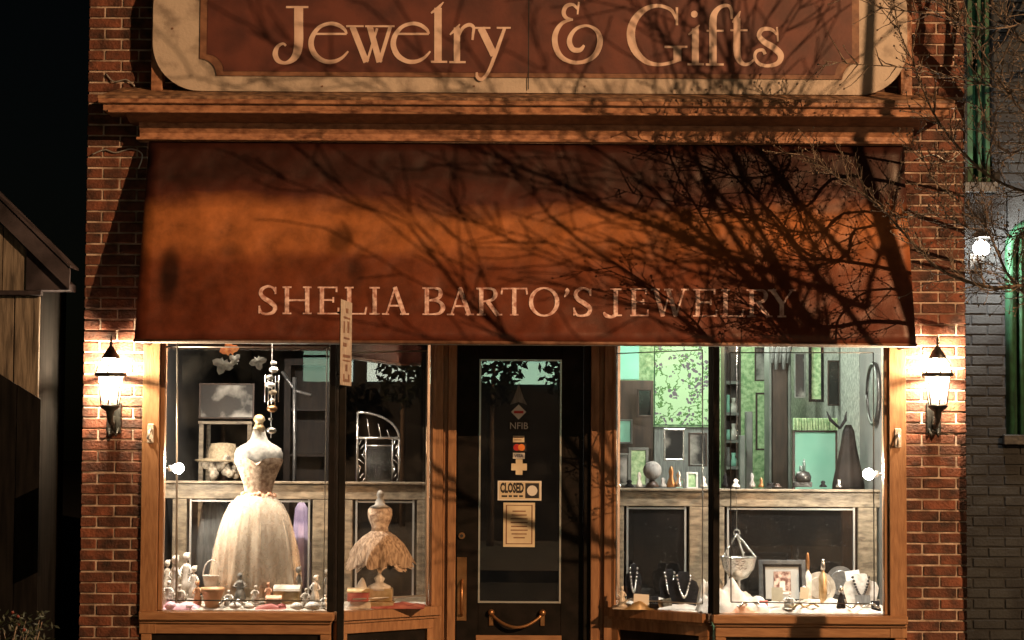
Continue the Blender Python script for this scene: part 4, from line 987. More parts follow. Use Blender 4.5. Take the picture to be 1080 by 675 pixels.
# silver cross
def bigcross():
    Y = 1.4; X = lambda px: at(px, 450, Y).x; Z = lambda py: at(310, py, Y).z
    b = MB(); b.tube([(X(311), Y, Z(525)), (X(311), Y, Z(470)), (X(310), Y, Z(398))], [.035, .03, .038], 8, flat=.4)
    b.tube([(X(297), Y, Z(392)), (X(311), Y, Z(412)), (X(328), Y, Z(417))], [.03, .028, .034], 8, flat=.4)
    tag(b.build('metal_cross', M['greysilver']), 'large embossed silver cross leaning beside the gown', 'cross')
M['greysilver'] = mat('dull_pewter', (.20, .21, .22), .35, .8, c2=(.38, .38, .38), scale=20, bump=.5, bscale=40)
bigcross()
# garments behind the partition
def garment(px, w, pyt, pyb, Y, mt, label):
    s = sc(Y); c = at(px, pyt, Y); Zp = lambda py: at(px, py, Y).z; W = w / s
    t = thing('hanging_garment', (c.x, Y, Zp(pyt)), label, 'garment')
    b = MB(); b.lathe(c.x, Y, [(W * .55, Zp(pyb)), (W * .5, Zp((pyt + pyb) / 2)), (W * .35, Zp(pyt + 8)), (W * .1, Zp(pyt))], 40, .4, lambda a, z: 1 + .1 * math.sin(9 * a)); b.build('fabric', mt, t)
    b = MB(); b.tube([(c.x, Y, Zp(pyt) - .01), (c.x, Y, Zp(pyt) + .05), (c.x + .02, Y, Zp(pyt) + .07)], .004, 6); b.tube([(c.x - W * .3, Y, Zp(pyt + 9)), (c.x, Y, Zp(pyt)), (c.x + W * .3, Y, Zp(pyt + 9))], .006, 6); b.build('hanger', M['silver'], t)
garment(224, 30, 526, 625, 1.15, M['greyfab'], 'grey hanging garment seen through the partition glass')
garment(318, 18, 528, 620, 1.15, M['purple'], 'lilac hanging garment beside the ivory skirt')
# arched ornamental mirror in splayed window
def archmirror():
    Y = .95; X = lambda px: at(px, 470, Y).x; Z = lambda py: at(400, py, Y).z; zb = Z(511) + .02
    t = thing('arched_mirror', ((X(398)), Y, zb), 'ornate white metal arched mirror stand behind the tutu form', 'mirror')
    b = MB()
    b.tube([(X(377), Y, zb), (X(377), Y, Z(435))], .009, 6); b.tube([(X(421), Y, zb), (X(421), Y, Z(462))], .009, 6)
    b.tube([(X(377 + 44 * math.sin(PI / 2 * k / 10)), Y, Z(462) + (Z(435) - Z(462)) * math.cos(PI / 2 * k / 10)) for k in range(11)], .009, 6)
    b.tube([(X(377), Y, Z(462)), (X(421), Y, Z(462))], .010, 6); b.tube([(X(386), Y, Z(470)), (X(414), Y, Z(470))], .006, 6)
    for px in (386, 414): b.tube([(X(px), Y, zb), (X(px), Y, Z(462))], .006, 6)
    for px, py in ((390, 442), (402, 447), (411, 453)): b.tube([(X(px), Y, Z(462)), (X(px - 3), Y, Z(py))], .005, 5)
    for k in range(9):
        b.tube([(X(381 + 4 * math.sin(k)), Y, Z(464 + 5 * k)), (X(382 - 3 * math.cos(k)), Y, Z(469 + 5 * k))], .004, 5)
        b.tube([(X(417 + 3 * math.sin(k)), Y, Z(464 + 5 * k)), (X(418 - 3 * math.cos(k)), Y, Z(469 + 5 * k))], .004, 5)
    b.build('frame', M['silver'], t)
    b = MB(); b.box(X(387), X(413), Y + .01, Y + .016, zb, Z(471)); b.build('mirror_glass', mat('dim_mirror', (.3, .3, .3), .15, 1, c2=(.05, .05, .05), scale=12), t)
archmirror()

# ------------------------------------------------------------------ goods in the silver bowl window
def bust(px, pyb, pyt, w, Y, mt, label, neck=M['silver'], k=1.0):
    s = sc(Y); c = at(px, pyb, Y); z = max(c.z, ZS); H = (pyb - pyt) / s; W = w / s / 2
    t = thing('necklace_bust', (c.x, Y, z), label, 'necklace bust', 'necklace busts in the silver bowl window')
    b = MB()
    pts = [(-.75, 0), (.75, 0), (1, .55), (.85, .74), (.42, .82), (.34, 1), (-.34, 1), (-.42, .82), (-.85, .74), (-1, .55)]
    a = [b.bm.verts.new((c.x + W * x, Y - .03 + .05 * y, z + H * y)) for x, y in pts]; d = [b.bm.verts.new((c.x + W * x * .9, Y + .04 + .02 * y, z + H * y)) for x, y in pts]
    n = len(pts); b.bm.faces.new(a); b.bm.faces.new(d[::-1])
    for i in range(n): b.bm.faces.new((a[i], d[i], d[(i + 1) % n], a[(i + 1) % n]))
    b.build('bust', mt, t)
    b = MB()
    for i in range(19):
        u = -1 + 2 * i / 18; x = c.x + W * .45 * u; zz = z + H * (.30 + .6 * abs(u) ** 1.8); b.ball((x, Y - .045 + .05 * (zz - z) / H, zz), .009, 6)
    b.build('necklace', neck, t)
bust(706, 636, 601, 22, .50, M['velvet'], 'rear black velvet necklace bust partly behind another')
bust(721, 641, 604, 32, .38, M['velvet'], 'front black velvet necklace bust with a bright chain')
bust(908, 638, 606, 38, .28, M['white'], 'white necklace bust at the lamp end of the silver bowl window', M['foild'])
bust(668, 636, 596, 18, .62, M['velvet'], 'dim dark necklace bust against the partition by the door')
def hangbowl():
    Y = .34; s = sc(Y); c = at(779, 590, Y); Z = lambda py: at(779, py, Y).z; X = lambda px: at(px, 590, Y).x
    t = thing('hanging_bowl', (c.x, Y, Z(612)), 'silver footed bowl hung from chains in front of the partition', 'bowl')
    W = 19 / s
    b = MB(); b.lathe(c.x, Y, [(W * .25, ZS + .01), (W * .3, ZS + .02), (W * .1, ZS + .04), (W * .1, Z(612)), (W * .5, Z(609)), (W * .85, Z(600)), (W * 1.0, Z(588)), (W * 1.05, Z(587)), (W * .95, Z(589)), (W * .5, Z(604)), (.005, Z(607))], 28, 1, wob(14, .02)); b.build('bowl', M['silver'], t)
    for px, yy in ((762, Y - .02), (797, Y - .02), (786, Y + .08)):
        b = MB(); p0_ = Vector((X(px), yy, Z(588))); p1_ = Vector((X(777), Y, Z(563)))
        for i in range(12):
            q = p0_.lerp(p1_, (i + .5) / 12); b.ball(q, .0075, 6)
        b.tube([p0_, p1_], .003, 5); b.build('chain', M['silver'], t)
    b = MB(); b.tube([(X(777) + .02 * math.cos(a), Y, Z(562) + .02 * math.sin(a)) for a in [2 * PI * i / 14 for i in range(15)]], .004, 6); b.tube([(X(777), Y, Z(559)), (X(777), Y, WH + .09)], .0015, 4); b.build('hook', M['silver'], t)
hangbowl()
def picture():
    Y = .40; c = at(826, 628, Y); s = sc(Y); W, H = 26 / s, 48 / s
    t = thing('tabletop_picture', (0, 0, 0), 'dark double framed picture of a tree lined bench scene', 'picture')
    t.location = (c.x, Y, ZS + .02)
    def bxl(mb, x0, x1, z0, z1, y0, y1): mb.box(x0 / s, x1 / s, y0, y1, z0 / s, z1 / s, .002)
    def put(mb, n, mt): o = mb.build(n, mt); o.parent = t; return o
    b = MB(); w = 4.5
    bxl(b, -25, -25 + w, 0, 48, 0, .02); bxl(b, 25 - w, 25, 0, 48, 0, .02); bxl(b, -25 + w, 25 - w, 0, w, 0, .02); bxl(b, -25 + w, 25 - w, 48 - w, 48, 0, .02); put(b, 'frame', M['slate'])
    b = MB(); w = 7
    bxl(b, -20, -18, 5, 43, .004, .016); bxl(b, 18, 20, 5, 43, .004, .016); bxl(b, -18, 18, 5, 7, .004, .016); bxl(b, -18, 18, 41, 43, .004, .016); put(b, 'inner_frame', M['velvet'])
    b = MB(); bxl(b, -18, 18, 7, 41, .010, .014); put(b, 'mount', M['matboard'])
    b = MB(); bxl(b, -9, 9, 12, 36, .0085, .0095); put(b, 'print', M['printpic'])
    b = MB(); bxl(b, -3, 3, 16, 26, .0078, .0083); bxl(b, -7, 7, 12.5, 15, .0078, .0083); put(b, 'print_path', M['whitep'])
    b = MB(); b.tube([(0, .02, .2), (0, .12, -.0)], .006, 6); put(b, 'strut', M['velvet'])
    t.rotation_euler = (R(-7), 0, R(4))
M['slate'] = mat('slate_frame_wood', (.045, .05, .055), .35, c2=(.10, .11, .115), scale=20)
M['matboard'] = mat('grey_mount_board', (.34, .36, .36), .7)
M['printpic'] = mat('brown_print', (.12, .05, .04), .5, c2=(.62, .5, .44), scale=30, contrast=(.4, .62))
picture()
M['drape'] = mat('white_drape', (.40, .34, .28), .8, c2=(.72, .67, .60), scale=6, bump=.5, bscale=16)
heap('white_drape', 645, 745, 645, 634, .45, .30, M['drape'], 'rumpled white drape before the black necklace busts', 'cloth', 21, .6, 44, 16)
heap('white_drape', 735, 810, 646, 612, .22, .30, M['drape'], 'tall rumpled white drape under the silver bowl', 'cloth', 26, .7, 44, 20)
heap('white_drape', 790, 936, 647, 633, .24, .34, M['drape'], 'low rumpled white drape along the front of the bowl window', 'cloth', 33, .8, 70, 20)
heap('shell_pile', 762, 800, 646, 638, .10, .08, M['rose'], 'small pile of peach shells on the drape under the bowl', 'shells', 41, 1.2)
heap('shell_pile', 655, 690, 644, 638, .30, .08, M['gold'], 'small pile of gilt trinkets near the door in the bowl window', 'trinkets', 44, 1.2)
heap('white_drape', 735, 765, 634, 590, .45, .22, M['cloth'], 'upright gathered white lace behind the corner post', 'lace', 52, 1.1)
def bottle(px, pyb, pyt, w, Y, mt, capm, label, cap_h=.25, taper=1.0):
    s = sc(Y); c = at(px, pyb, Y); z = max(c.z, ZS); H = (pyb - pyt) / s; W = w / s / 2; hb = H * (1 - cap_h)
    b = MB(); b.lathe(c.x, Y, [(W * .9, z), (W, z + hb * .1), (W * taper, z + hb * .8), (W * .4 * taper, z + hb * .95), (W * .35 * taper, z + hb)], 16); o = b.build('bottle', mt); tag(o, label, 'bottle', 'bottles in the silver bowl window')
    b = MB(); b.lathe(c.x, Y, [(W * .5, z + hb + .0005), (W * .55, z + hb + H * cap_h * .5), (W * .3, z + H * .97), (.002, z + H)], 12); b.build('stopper', capm, o)
bottle(868, 637, 590, 9, .26, M['gold'], M['silver'], 'tall slim amber bottle with a silver stopper')
bottle(887, 642, 618, 10, .14, M['velvet'], M['silver'], 'small black cone shaped bottle at the glass', .3, .5)
bottle(852, 634, 583, 8, .45, M['white'], M['brass'], 'slim white bottle with brass stopper behind the picture frame edge', .35)
bottle(848, 634, 618, 10, .22, M['cloth'], M['white'], 'small cream jar in front of the picture frame', .3)
def plate(px, py, r, Y, label, mt):
    s = sc(Y); c = at(px, py, Y); b = MB(); q = r / s
    b.tube([(c.x, Y, c.z), (c.x, Y - .012, c.z)], [q * .98, q], 28); b.tube([(c.x, Y - .0121, c.z), (c.x, Y - .016, c.z)], [q * .7, q * .66], 24); tag(b.build('standing_plate', mt), label, 'plate', 'plates standing by the partition')
plate(864, 620, 17, .55, 'round pale plate standing behind the amber bottle', M['cloth'])
plate(886, 612, 15, .62, 'dim grey plate standing against the partition glass', M['greysilver'])
def wcard(px, py, w, h, Y, mt, label, tilt=0):
    s = sc(Y); c = at(px, py, Y); b = MB(); b.box(-w / s / 2, w / s / 2, 0, .004, 0, h / s); o = b.build('price_card', mt); o.location = (c.x, Y, max(c.z, ZS) + .002); o.rotation_euler = (R(-12), R(tilt), 0); tag(o, label, 'card', 'cards among the goods'); 
    return o
wcard(820, 634, 12, 14, .18, M['paper'], 'small cream card before the dark picture')
wcard(848, 632, 9, 12, .16, M['paper'], 'small cream card to the lamp side of the picture', 6)
wcard(900, 612, 15, 10, .45, M['whitep'], 'white card above the white necklace bust', -8)
wcard(910, 637, 16, 9, .2, M['greyfab'], 'grey card leaning on the white necklace bust')
wcard(676, 638, 16, 11, .3, M['whitep'], 'white card in the bowl window near the door', 4)
wcard(702, 640, 14, 8, .26, M['straw'], 'tan folded card below the rear black bust', -10)
figurine(656, 640, 618, 10, .35, M['white'], 'small white figurine in the bowl window nearest the door', group='figurines in the bowl window')
figurine(832, 641, 627, 14, .12, M['white'], 'small squat white figurine before the dark picture', group='figurines in the bowl window')

def ring_box(px, py, w, Y, mt, label):
    s_ = sc(Y); c = at(px, py, Y); W = w / s_ / 2; z = ZS + .012
    b = MB(); b.box(c.x - W, c.x + W, Y - W * .8, Y + W * .8, z, z + W * .8, .003); o = b.build('ring_box', mt); tag(o, label, 'box', 'open ring boxes among the goods')
    b = MB(); b.prism([Vector((c.x - W, Y + W * .8, z + W * .8)), Vector((c.x + W, Y + W * .8, z + W * .8)), Vector((c.x + W, Y + W * 1.3, z + W * 2.2)), Vector((c.x - W, Y + W * 1.3, z + W * 2.2))], Vector((0, .006, .003))); b.build('lid', mt, o)
    b = MB(); b.tube([(c.x + W * .3 * math.cos(a), Y, z + W * 1.0 + W * .3 * math.sin(a)) for a in [2 * PI * i / 10 for i in range(11)]], .003, 5); b.build('ring', M['silver'], o)
for px, w, Y_, mt_, lb in ((690, 10, .30, 'velvet', 'open black ring box near the tan card'), (743, 9, .20, 'whitep', 'open white ring box at the corner post of the bowl window'), (806, 9, .12, 'redcloth', 'open red ring box in front of the dark picture'), (861, 10, .12, 'whitep', 'open white ring box before the amber bottle'), (924, 9, .14, 'velvet', 'open black ring box at the outer end of the bowl window'), (874, 8, .34, 'terra', 'open orange ring box behind the amber bottle')):
    ring_box(px, 640, w, Y_, M[mt_], lb)
def laid_chain(px0, px1, py, Y, mt, label, seed):
    rnd = random.Random(seed); x0, x1 = at(px0, py, Y).x, at(px1, py, Y).x; b = MB(); n = 34
    for i in range(n):
        u = i / (n - 1); b.ball((x0 + (x1 - x0) * u, Y + .035 * math.sin(u * 9 + seed), ZS + .05 + .012 * math.sin(u * 14 + seed)), .0075, 6)
    tag(b.build('necklace', mt), label, 'necklace', 'bead necklaces laid on the drape')
laid_chain(770, 800, 640, .10, M['silver'], 'silver bead necklace laid under the bowl', 1)
laid_chain(828, 862, 641, .09, M['gold'], 'gold bead necklace laid before the picture', 2)
laid_chain(893, 926, 641, .10, M['silver'], 'silver bead necklace laid before the white bust', 3)
laid_chain(655, 690, 641, .36, M['silver'], 'silver bead necklace laid near the door', 4)
laid_chain(232, 262, 641, .09, M['silver'], 'silver bead necklace laid in the gown window', 5)
# things on the right partition top
TY = .86
def topz(px): return at(px, 517, .82).z + .019
def lampfig():
    s = sc(TY); c = at(858, 515, TY); z = topz(858)
    t = thing('candle_lamp', (c.x, TY, z), 'black iron candle holder with one tall candle on the partition', 'candle holder')
    X = lambda px: at(px, 510, TY).x; Z = lambda py: at(850, py, TY).z
    b = MB(); b.box(X(837), X(856), TY - .03, TY + .04, z, Z(508), .004); b.lathe(X(847), TY, [(.05, Z(508) + .001), (.055, Z(503)), (.04, Z(498)), (.02, Z(497))], 14); b.build('base', M['blackmetal'], t)
    b = MB(); b.lathe(X(848), TY, [(.010, Z(498)), (.011, Z(489)), (.004, Z(484))], 10); b.build('candle', M['mintwax'], t)
    b = MB(); b.tube([(X(845), TY, Z(499)), (X(845), TY, Z(491))], .012, 8); b.build('small_candle', M['mintwax'], t)
M['mintwax'] = mat('dark_wax', (.06, .09, .08), .4)
lampfig()
def small_stat(px, h, w, label, mt):
    s = sc(TY); c = at(px, 515, TY); z = topz(px); H = h / s; W = w / s / 2; b = MB()
    b.lathe(c.x, TY, [(W, z), (W * .9, z + H * .2), (W * .4, z + H * .5), (W * .6, z + H * .75), (W * .3, z + H * .95), (.003, z + H)], 12, mod=wob(3, .15, px)); tag(b.build('ornament', mt), label, 'ornament', 'ornaments along the partition top')
small_stat(868, 7, 8, 'small dark ornament between candle holder and draped figure', M['velvet'])
small_stat(812, 5, 12, 'low dark ornament in front of the dark pillar', M['velvet'])
small_stat(820, 4, 9, 'low dark ornament beside the dark pillar', M['darkwood'])
for px, h, w, mt_, lb in ((652, 12, 8, 'silver', 'small silver ornament at the door end of the partition'), (664, 8, 10, 'velvet', 'squat black ornament on the partition near the door'), (674, 16, 7, 'white', 'slim white ornament in front of the grey framed picture'), (699, 10, 8, 'greyfab', 'grey ornament just past the frosted globe'), (716, 17, 9, 'silver', 'silver ornament before the tiny mint frame'), (742, 11, 8, 'white', 'white ornament at the corner post on the partition'), (765, 14, 7, 'velvet', 'black ornament below the shelf tower'), (776, 9, 9, 'white', 'white ornament below the shelf tower'), (793, 15, 7, 'greyfab', 'grey ornament before the plain posts'), (803, 10, 6, 'brass', 'brass ornament before the narrow dark frame'), (885, 8, 7, 'silver', 'silver ornament at the foot of the draped garment')):
    small_stat(px, h, w, lb, M[mt_])
small_stat(708, 22, 9, 'brown ornament before the floral wallpaper', M['brass'])
# draped dark figure with rabbit-ear bow
def drapefig():
    Y = 1.15; s = sc(Y); X = lambda px: at(px, 480, Y).x; Z = lambda py: at(890, py, Y).z
    t = thing('draped_stand', (X(893), Y, .05), 'dark draped garment with two upright ears beside the mint screen', 'garment')
    b = MB(); b.lathe(X(895), Y, [(17 / s, Z(525)), (16 / s, Z(510)), (12 / s, Z(490)), (8 / s, Z(470)), (6 / s, Z(455)), (3 / s, Z(448))], 30, .5, wob(7, .08)); b.lathe(X(895), Y, [(.02, .05), (.02, Z(525))], 8); b.build('garment', M['black'], t)
    for px, dx in ((880, -8), (890, 3)):
        b = MB(); b.tube([(X(886), Y, Z(452)), (X(px + dx * .5), Y, Z(443)), (X(px + dx), Y, Z(434))], [.02, .03, .008], 8, flat=.4); b.build('ear', M['velvet'], t)
drapefig()
# mint folding screen with green valance
def screen():
    Y = 2.0; X = lambda px: at(px, 480, Y).x; Z = lambda py: at(860, py, Y).z
    t = thing('mint_screen', (X(858), Y, .05), 'mint green panel with a dark frame and green valance', 'screen')
    b = MB(); b.box(X(838), X(881), Y, Y + .03, .05, Z(456)); b.build('panel', M['mint'], t)
    b = MB(); b.box(X(836), X(838.5), Y - .005, Y + .04, .05, Z(453)); b.box(X(881), X(883), Y - .005, Y + .04, .05, Z(453)); b.box(X(838.6), X(880.9), Y - .005, Y + .04, Z(456), Z(454)); b.build('frame', M['darkwood'], t)
    b = MB(); n = 16
    for k in range(n): x0 = X(836 + 47 * k / n); x1 = X(836 + 47 * (k + .8) / n); b.box(x0, x1, Y - .05 - .01 * (k % 2), Y - .008, Z(454), Z(441), .004)
    b.build('valance', M['greenpaper'], t)
screen()
# dark pillar, wall mirror, oval mirror, shelves
def bxthing(name, px0, px1, py0, py1, Y, D, mt, label, cat):
    a = at(px0, py0, Y); c = at(px1, py1, Y); b = MB(); b.box(a.x, c.x, Y, Y + D, c.z, a.z, .004); return tag(b.build(name, mt), label, cat)
def pillar():
    Y = 3.0; X = lambda px: at(px, 480, Y).x
    t = thing('dark_wardrobe', (X(825), Y, .05), 'tall narrow black wardrobe with clothes hung over its top', 'wardrobe')
    b = MB(); b.box(X(814), X(831), Y, Y + .3, .05, 2.35, .005); b.build('body', M['darkwood'], t)
    b = MB(); b.box(X(831.2), X(834), Y - .02, Y + .3, .05, 2.6, .005); b.box(X(811), X(813.8), Y - .02, Y + .3, .05, 2.6, .005); b.build('stile', M['oakdim'], t)
    b = MB()
    for k in range(5): b.tube([(X(814 + 4 * k), Y - .03, 2.55), (X(815 + 4 * k), Y - .06, 2.42), (X(814 + 4 * k), Y - .04, 2.30 - .05 * (k % 2))], [.02, .028, .012], 7)
    b.build('draped_cloth', M['greyfab'], t)
M['oakdim'] = mat('grey_painted_wood', (.10, .11, .10), .5, c2=(.18, .19, .17), scale=6)
pillar()
frame_pic(853, 869, 340, 424, 2.4, M['velvet'], M['greenpaper'], 'narrow black framed mirror hanging on the grey wallpaper', 3, 'wall_mirror', 'mirror')
b = MB(); 
def oval():
    x = BX + HI - .035; Z = lambda py: at(930, py, .8).z
    t = thing('oval_mirror', (x, .85, Z(445)), 'oval mirror on the side wall next to the front casing', 'mirror')
    cz, h = (Z(383) + Z(447)) / 2, (Z(383) - Z(447)) / 2
    b = MB(); b.tube([(x, .95 + .22 * math.cos(a), cz + h * math.sin(a)) for a in [2 * PI * i / 28 for i in range(29)]], .016, 8); b.build('frame', M['blackmetal'], t)
    b = MB(); b.prism([Vector((x, .95 + .21 * math.cos(a), cz + h * .97 * math.sin(a))) for a in [2 * PI * i / 28 for i in range(28)]], Vector((.01, 0, 0))); b.build('mirror_glass', M['greysilver'], t)
oval()
def shelves():
    Y = 4.2; X = lambda px: at(px, 480, Y).x; Z = lambda py: at(770, py, Y).z
    t = thing('shelf_tower', (X(773), Y, .05), 'dark shelf tower holding ornaments against the green wallpaper', 'shelf')
    b = MB(); b.box(X(764), X(766), Y, Y + .3, .05, Z(362)); b.box(X(779), X(781.5), Y, Y + .3, .05, Z(362)); b.box(X(766), X(779), Y + .26, Y + .3, .05, Z(362)); b.build('frame', M['darkwood'], t)
    for py in (405, 438, 467, 495):
        b = MB(); b.box(X(766) + .001, X(779) - .001, Y, Y + .26, Z(py), Z(py) + .025); b.build('shelf', M['oakdim'], t)
    rnd = random.Random(6)
    for py in (438, 467, 495):
        for k in range(2):
            b = MB(); x = X(769 + 6 * k); z = Z(py) + .026; h = rnd.uniform(.08, .16)
            b.lathe(x, Y + .1, [(.03, z), (.035, z + h * .4), (.015, z + h * .7), (.02, z + h)], 10); tag(b.build('vase', rnd.choice([M['mint'], M['white'], M['greyfab']])), 'small vase on the dark shelf tower', 'vase', 'vases on the dark shelf tower')
shelves()
bxthing('tall_column', 787, 794, 434, 540, 3.2, .12, M['oakdim'], 'plain grey standing post in front of the green wallpaper', 'post')
bxthing('tall_column', 780.5, 786, 459, 540, 3.0, .10, M['oakdim'], 'shorter grey post beside the taller plain post', 'post')
frame_pic(797, 810, 414, 475, 4.0, M['darkwood'], M['greenpaper'], 'narrow dark frame beside the black wardrobe', 2, 'picture_frame', 'frame')
# splayed window background, right
frame_pic(690, 750, 360, 449, 3.4, M['greenframe'], M['floral'], 'green floral wallpaper panel above the cabinet', 1, 'wallpaper_panel', 'panel')
bxthing('dark_cabinet', 640, 689, 401, 540, 2.6, .4, M['darkwood'], 'dark tall cabinet behind the splayed pane near the door', 'cabinet')
bxthing('mint_board', 636, 674, 355, 400.5, 3.2, .05, M['mint'], 'mint green wall panel above the dark cabinet', 'panel')
bxthing('dark_cabinet', 690, 750, 450, 540, 3.45, .3, M['greypatt'] if 'greypatt' in M else M['greyfab'], 'grey low cabinet under the floral panel', 'cabinet')
frame_pic(663, 684, 472, 514, 1.6, M['oakdim'], M['greenpaper'], 'grey framed picture standing against the dark cabinet', 3)
frame_pic(645, 667, 442, 468, 2.5, M['oakdim'], M['mint'], 'small mint picture on the dark cabinet front', 2)
frame_pic(724, 736, 498, 516, 1.2, M['whitep'], M['greenpaper'], 'small white frame on the partition under the floral panel', 2)
frame_pic(712, 722, 505, 516, 1.1, M['oakdim'], M['mint'], 'tiny mint frame next to the small white frame', 1.5)
for a_ in ((648, 664, 478, 512, 1.5, 'oakdim', 'bwphoto', 'black and white photo in a grey frame nearest the door jamb', 2), (700, 722, 452, 486, 2.2, 'silver', 'bwphoto', 'silver framed photo below the floral panel', 2), (726, 746, 456, 492, 2.3, 'darkwood', 'bwphoto', 'dark framed photo below the floral panel corner', 2), (672, 688, 410, 440, 2.4, 'darkwood', 'duskmirror', 'small dark mirror high on the dark cabinet', 2), (796, 812, 366, 402, 3.9, 'darkwood', 'bwphoto', 'dark framed print above the narrow frame', 1.5), (838, 850, 372, 420, 2.6, 'oakdim', 'bwphoto', 'grey framed print beside the hanging mirror', 1.5), (873, 886, 380, 428, 2.5, 'darkwood', 'duskmirror', 'dark framed panel on the grey wallpaper by the mirror', 1.5)):
    frame_pic(*a_[:5], M[a_[5]], M[a_[6]], a_[7], a_[8])
def teddy():
    Y = TY; z = topz(690); x = at(688, 510, Y).x
    t = thing('table_lamp', (x, Y, z), 'frosted round globe ornament on the partition top', 'ornament')
    b = MB(); b.lathe(x, Y, [(.05, z), (.03, z + .03), (.012, z + .05)], 12); b.build('foot', M['darkwood'], t)
    b = MB(); b.ball((x, Y, z + .11), .062, 16); b.build('globe', M['greyfab'], t)
teddy()

# ------------------------------------------------------------------ display lamps
M['spot'] = emit('lamp_bulb', (1, .95, .85), 120)
def display_lamp(px, py, Y, side, label, E):
    c = at(px, py, Y); x = c.x
    t = thing('display_lamp', (x, Y, c.z), label, 'lamp', 'clip lamps at the window ends')
    b = MB(); b.ball(c, .036, 14); b.build('bulb', M['spot'], t)
    b = MB(); b.tube([(x + side * .028, Y, c.z), (x + side * .06, Y, c.z + .0)], [.018, .022], 12); b.tube([(x + side * .06, Y, c.z), (BX + side * (HI + .0), Y + .02, c.z + .01)], .007, 8); b.build('socket', M['foil'], t)
    l = bpy.data.lights.new('display_lamp_light', 'POINT'); l.energy = E; l.color = (1, .88, .70); l.shadow_soft_size = .035
    lo = bpy.data.objects.new('display_lamp_light', l); lo.location = c + Vector((-side * .06, -.03, .05)); col.objects.link(lo)
display_lamp(188, 494, .28, -1, 'bright bare bulb lamp at the gown window side', 30)
display_lamp(916, 500, .28, 1, 'bright bare bulb lamp at the bowl window side', 30)
def tube_fixture(x, y, w, z, E, c, label):
    t = thing('strip_light', (x, y, z), label, 'strip light', 'strip lights above the displays')
    b = MB(); b.box(x - w / 2, x + w / 2, y - .03, y + .03, z + .012, z + .05, .004); b.build('housing', M['whitep'], t)
    b = MB(); b.tube([(x - w / 2 + .02, y, z), (x + w / 2 - .02, y, z)], .012, 8); b.build('tube', M['tubeglow'], t)
    l = bpy.data.lights.new('strip_light_source', 'AREA'); l.shape = 'RECTANGLE'; l.size = w; l.size_y = .05; l.energy = E; l.color = c
    lo = bpy.data.objects.new('strip_light_source', l); lo.location = (x, y, z - .02); col.objects.link(lo)
M['tubeglow'] = emit('fluorescent_tube', (1, .95, .85), 4)
tube_fixture(BX - 1.75, .16, 1.0, 2.60, 85, (1, .86, .70), 'strip light hidden above the gown window')
tube_fixture(BX + 1.75, .16, 1.0, 2.60, 85, (1, .92, .80), 'strip light hidden above the bowl window')
def room_light(x, y, z, E, c, name='ceiling_light', label=''):
    t = thing(name, (x, y, z), label, 'ceiling light')
    b = MB(); b.lathe(x, y, [(.22, z), (.2, z - .04), (.1, z - .07), (.01, z - .075)], 20); b.build('shade', emit('opal_glow', c, 3), t)
    l = bpy.data.lights.new('room_light', 'POINT'); l.energy = E; l.color = c; l.shadow_soft_size = .2
    lo = bpy.data.objects.new('room_light', l); lo.location = (x, y, z - .3); col.objects.link(lo)
room_light(1.35, 2.1, 3.0, 105, (.90, 1, .84), label='front opal ceiling light in the green papered room')

room_light(1.5, 4.3, 3.0, 60, (.90, 1, .80), label='unseen ceiling light added to brighten the green back wall')  # extra source, added only to lift the back wall

# ------------------------------------------------------------------ street sign on its pole
def street_sign():
    Y = -2.2; s = sc(Y); X = lambda px: at(px, 360, Y).x; Z = lambda py: at(362, py, Y).z
    xp = X(362)
    t = thing('street_sign_post', (xp, Y, 0), 'dark steel post with a narrow pale parking sign seen nearly edge on', 'street sign')
    b = MB(); b.box(xp - .018, xp + .018, Y - .012, Y + .012, -.0, Z(322), .003); b.build('post', M['post'], t)
    # plate, 0.3 m wide, turned almost edge on
    pc = at(365.5, 362, Y - .05); ang = R(84)
    W, H = .30, (407 - 318) / s
    def loc(mb_name, mt, x0, x1, z0, z1, y0, y1):
        b = MB(); b.box(x0, x1, y0, y1, z0, z1, .002 if mb_name == 'plate' else 0); o = b.build(mb_name, mt)
        o.parent = t; o.location = (pc.x - xp, pc.y - Y, pc.z); o.rotation_euler = (0, 0, ang); return o
    loc('plate', M['signplate'], -W / 2, W / 2, -H / 2, H / 2, 0, .006)
    for (u0, u1, z0, z1) in ((-.03, .04, .155, .18), (-.09, .09, .125, .135), (-.09, -.05, .05, .11), (.02, .07, .055, .115), (-.08, .08, .02, .03), (-.10, .0, -.02, .0), (-.10, .10, -.075, -.06), (-.10, .10, -.095, -.087), (-.03, .03, -.145, -.11), (-.09, .09, -.20, -.185), (-.09, -.05, -.185, -.16), (.05, .09, -.185, -.16)):
        loc('print', M['trimdark'], u0, u1, z0, z1, -.0012, -.0002)
    b = MB()
    for pz in (330, 395): b.tube([(xp - .03, Y - .02, Z(pz)), (xp + .02, Y - .02, Z(pz))], .006, 6)
    b.build('bolt', M['post'], t)
M['post'] = mat('dark_post_paint', (.006, .0055, .005), .5, spec=.2, c2=(.014, .011, .009), scale=12)
street_sign()

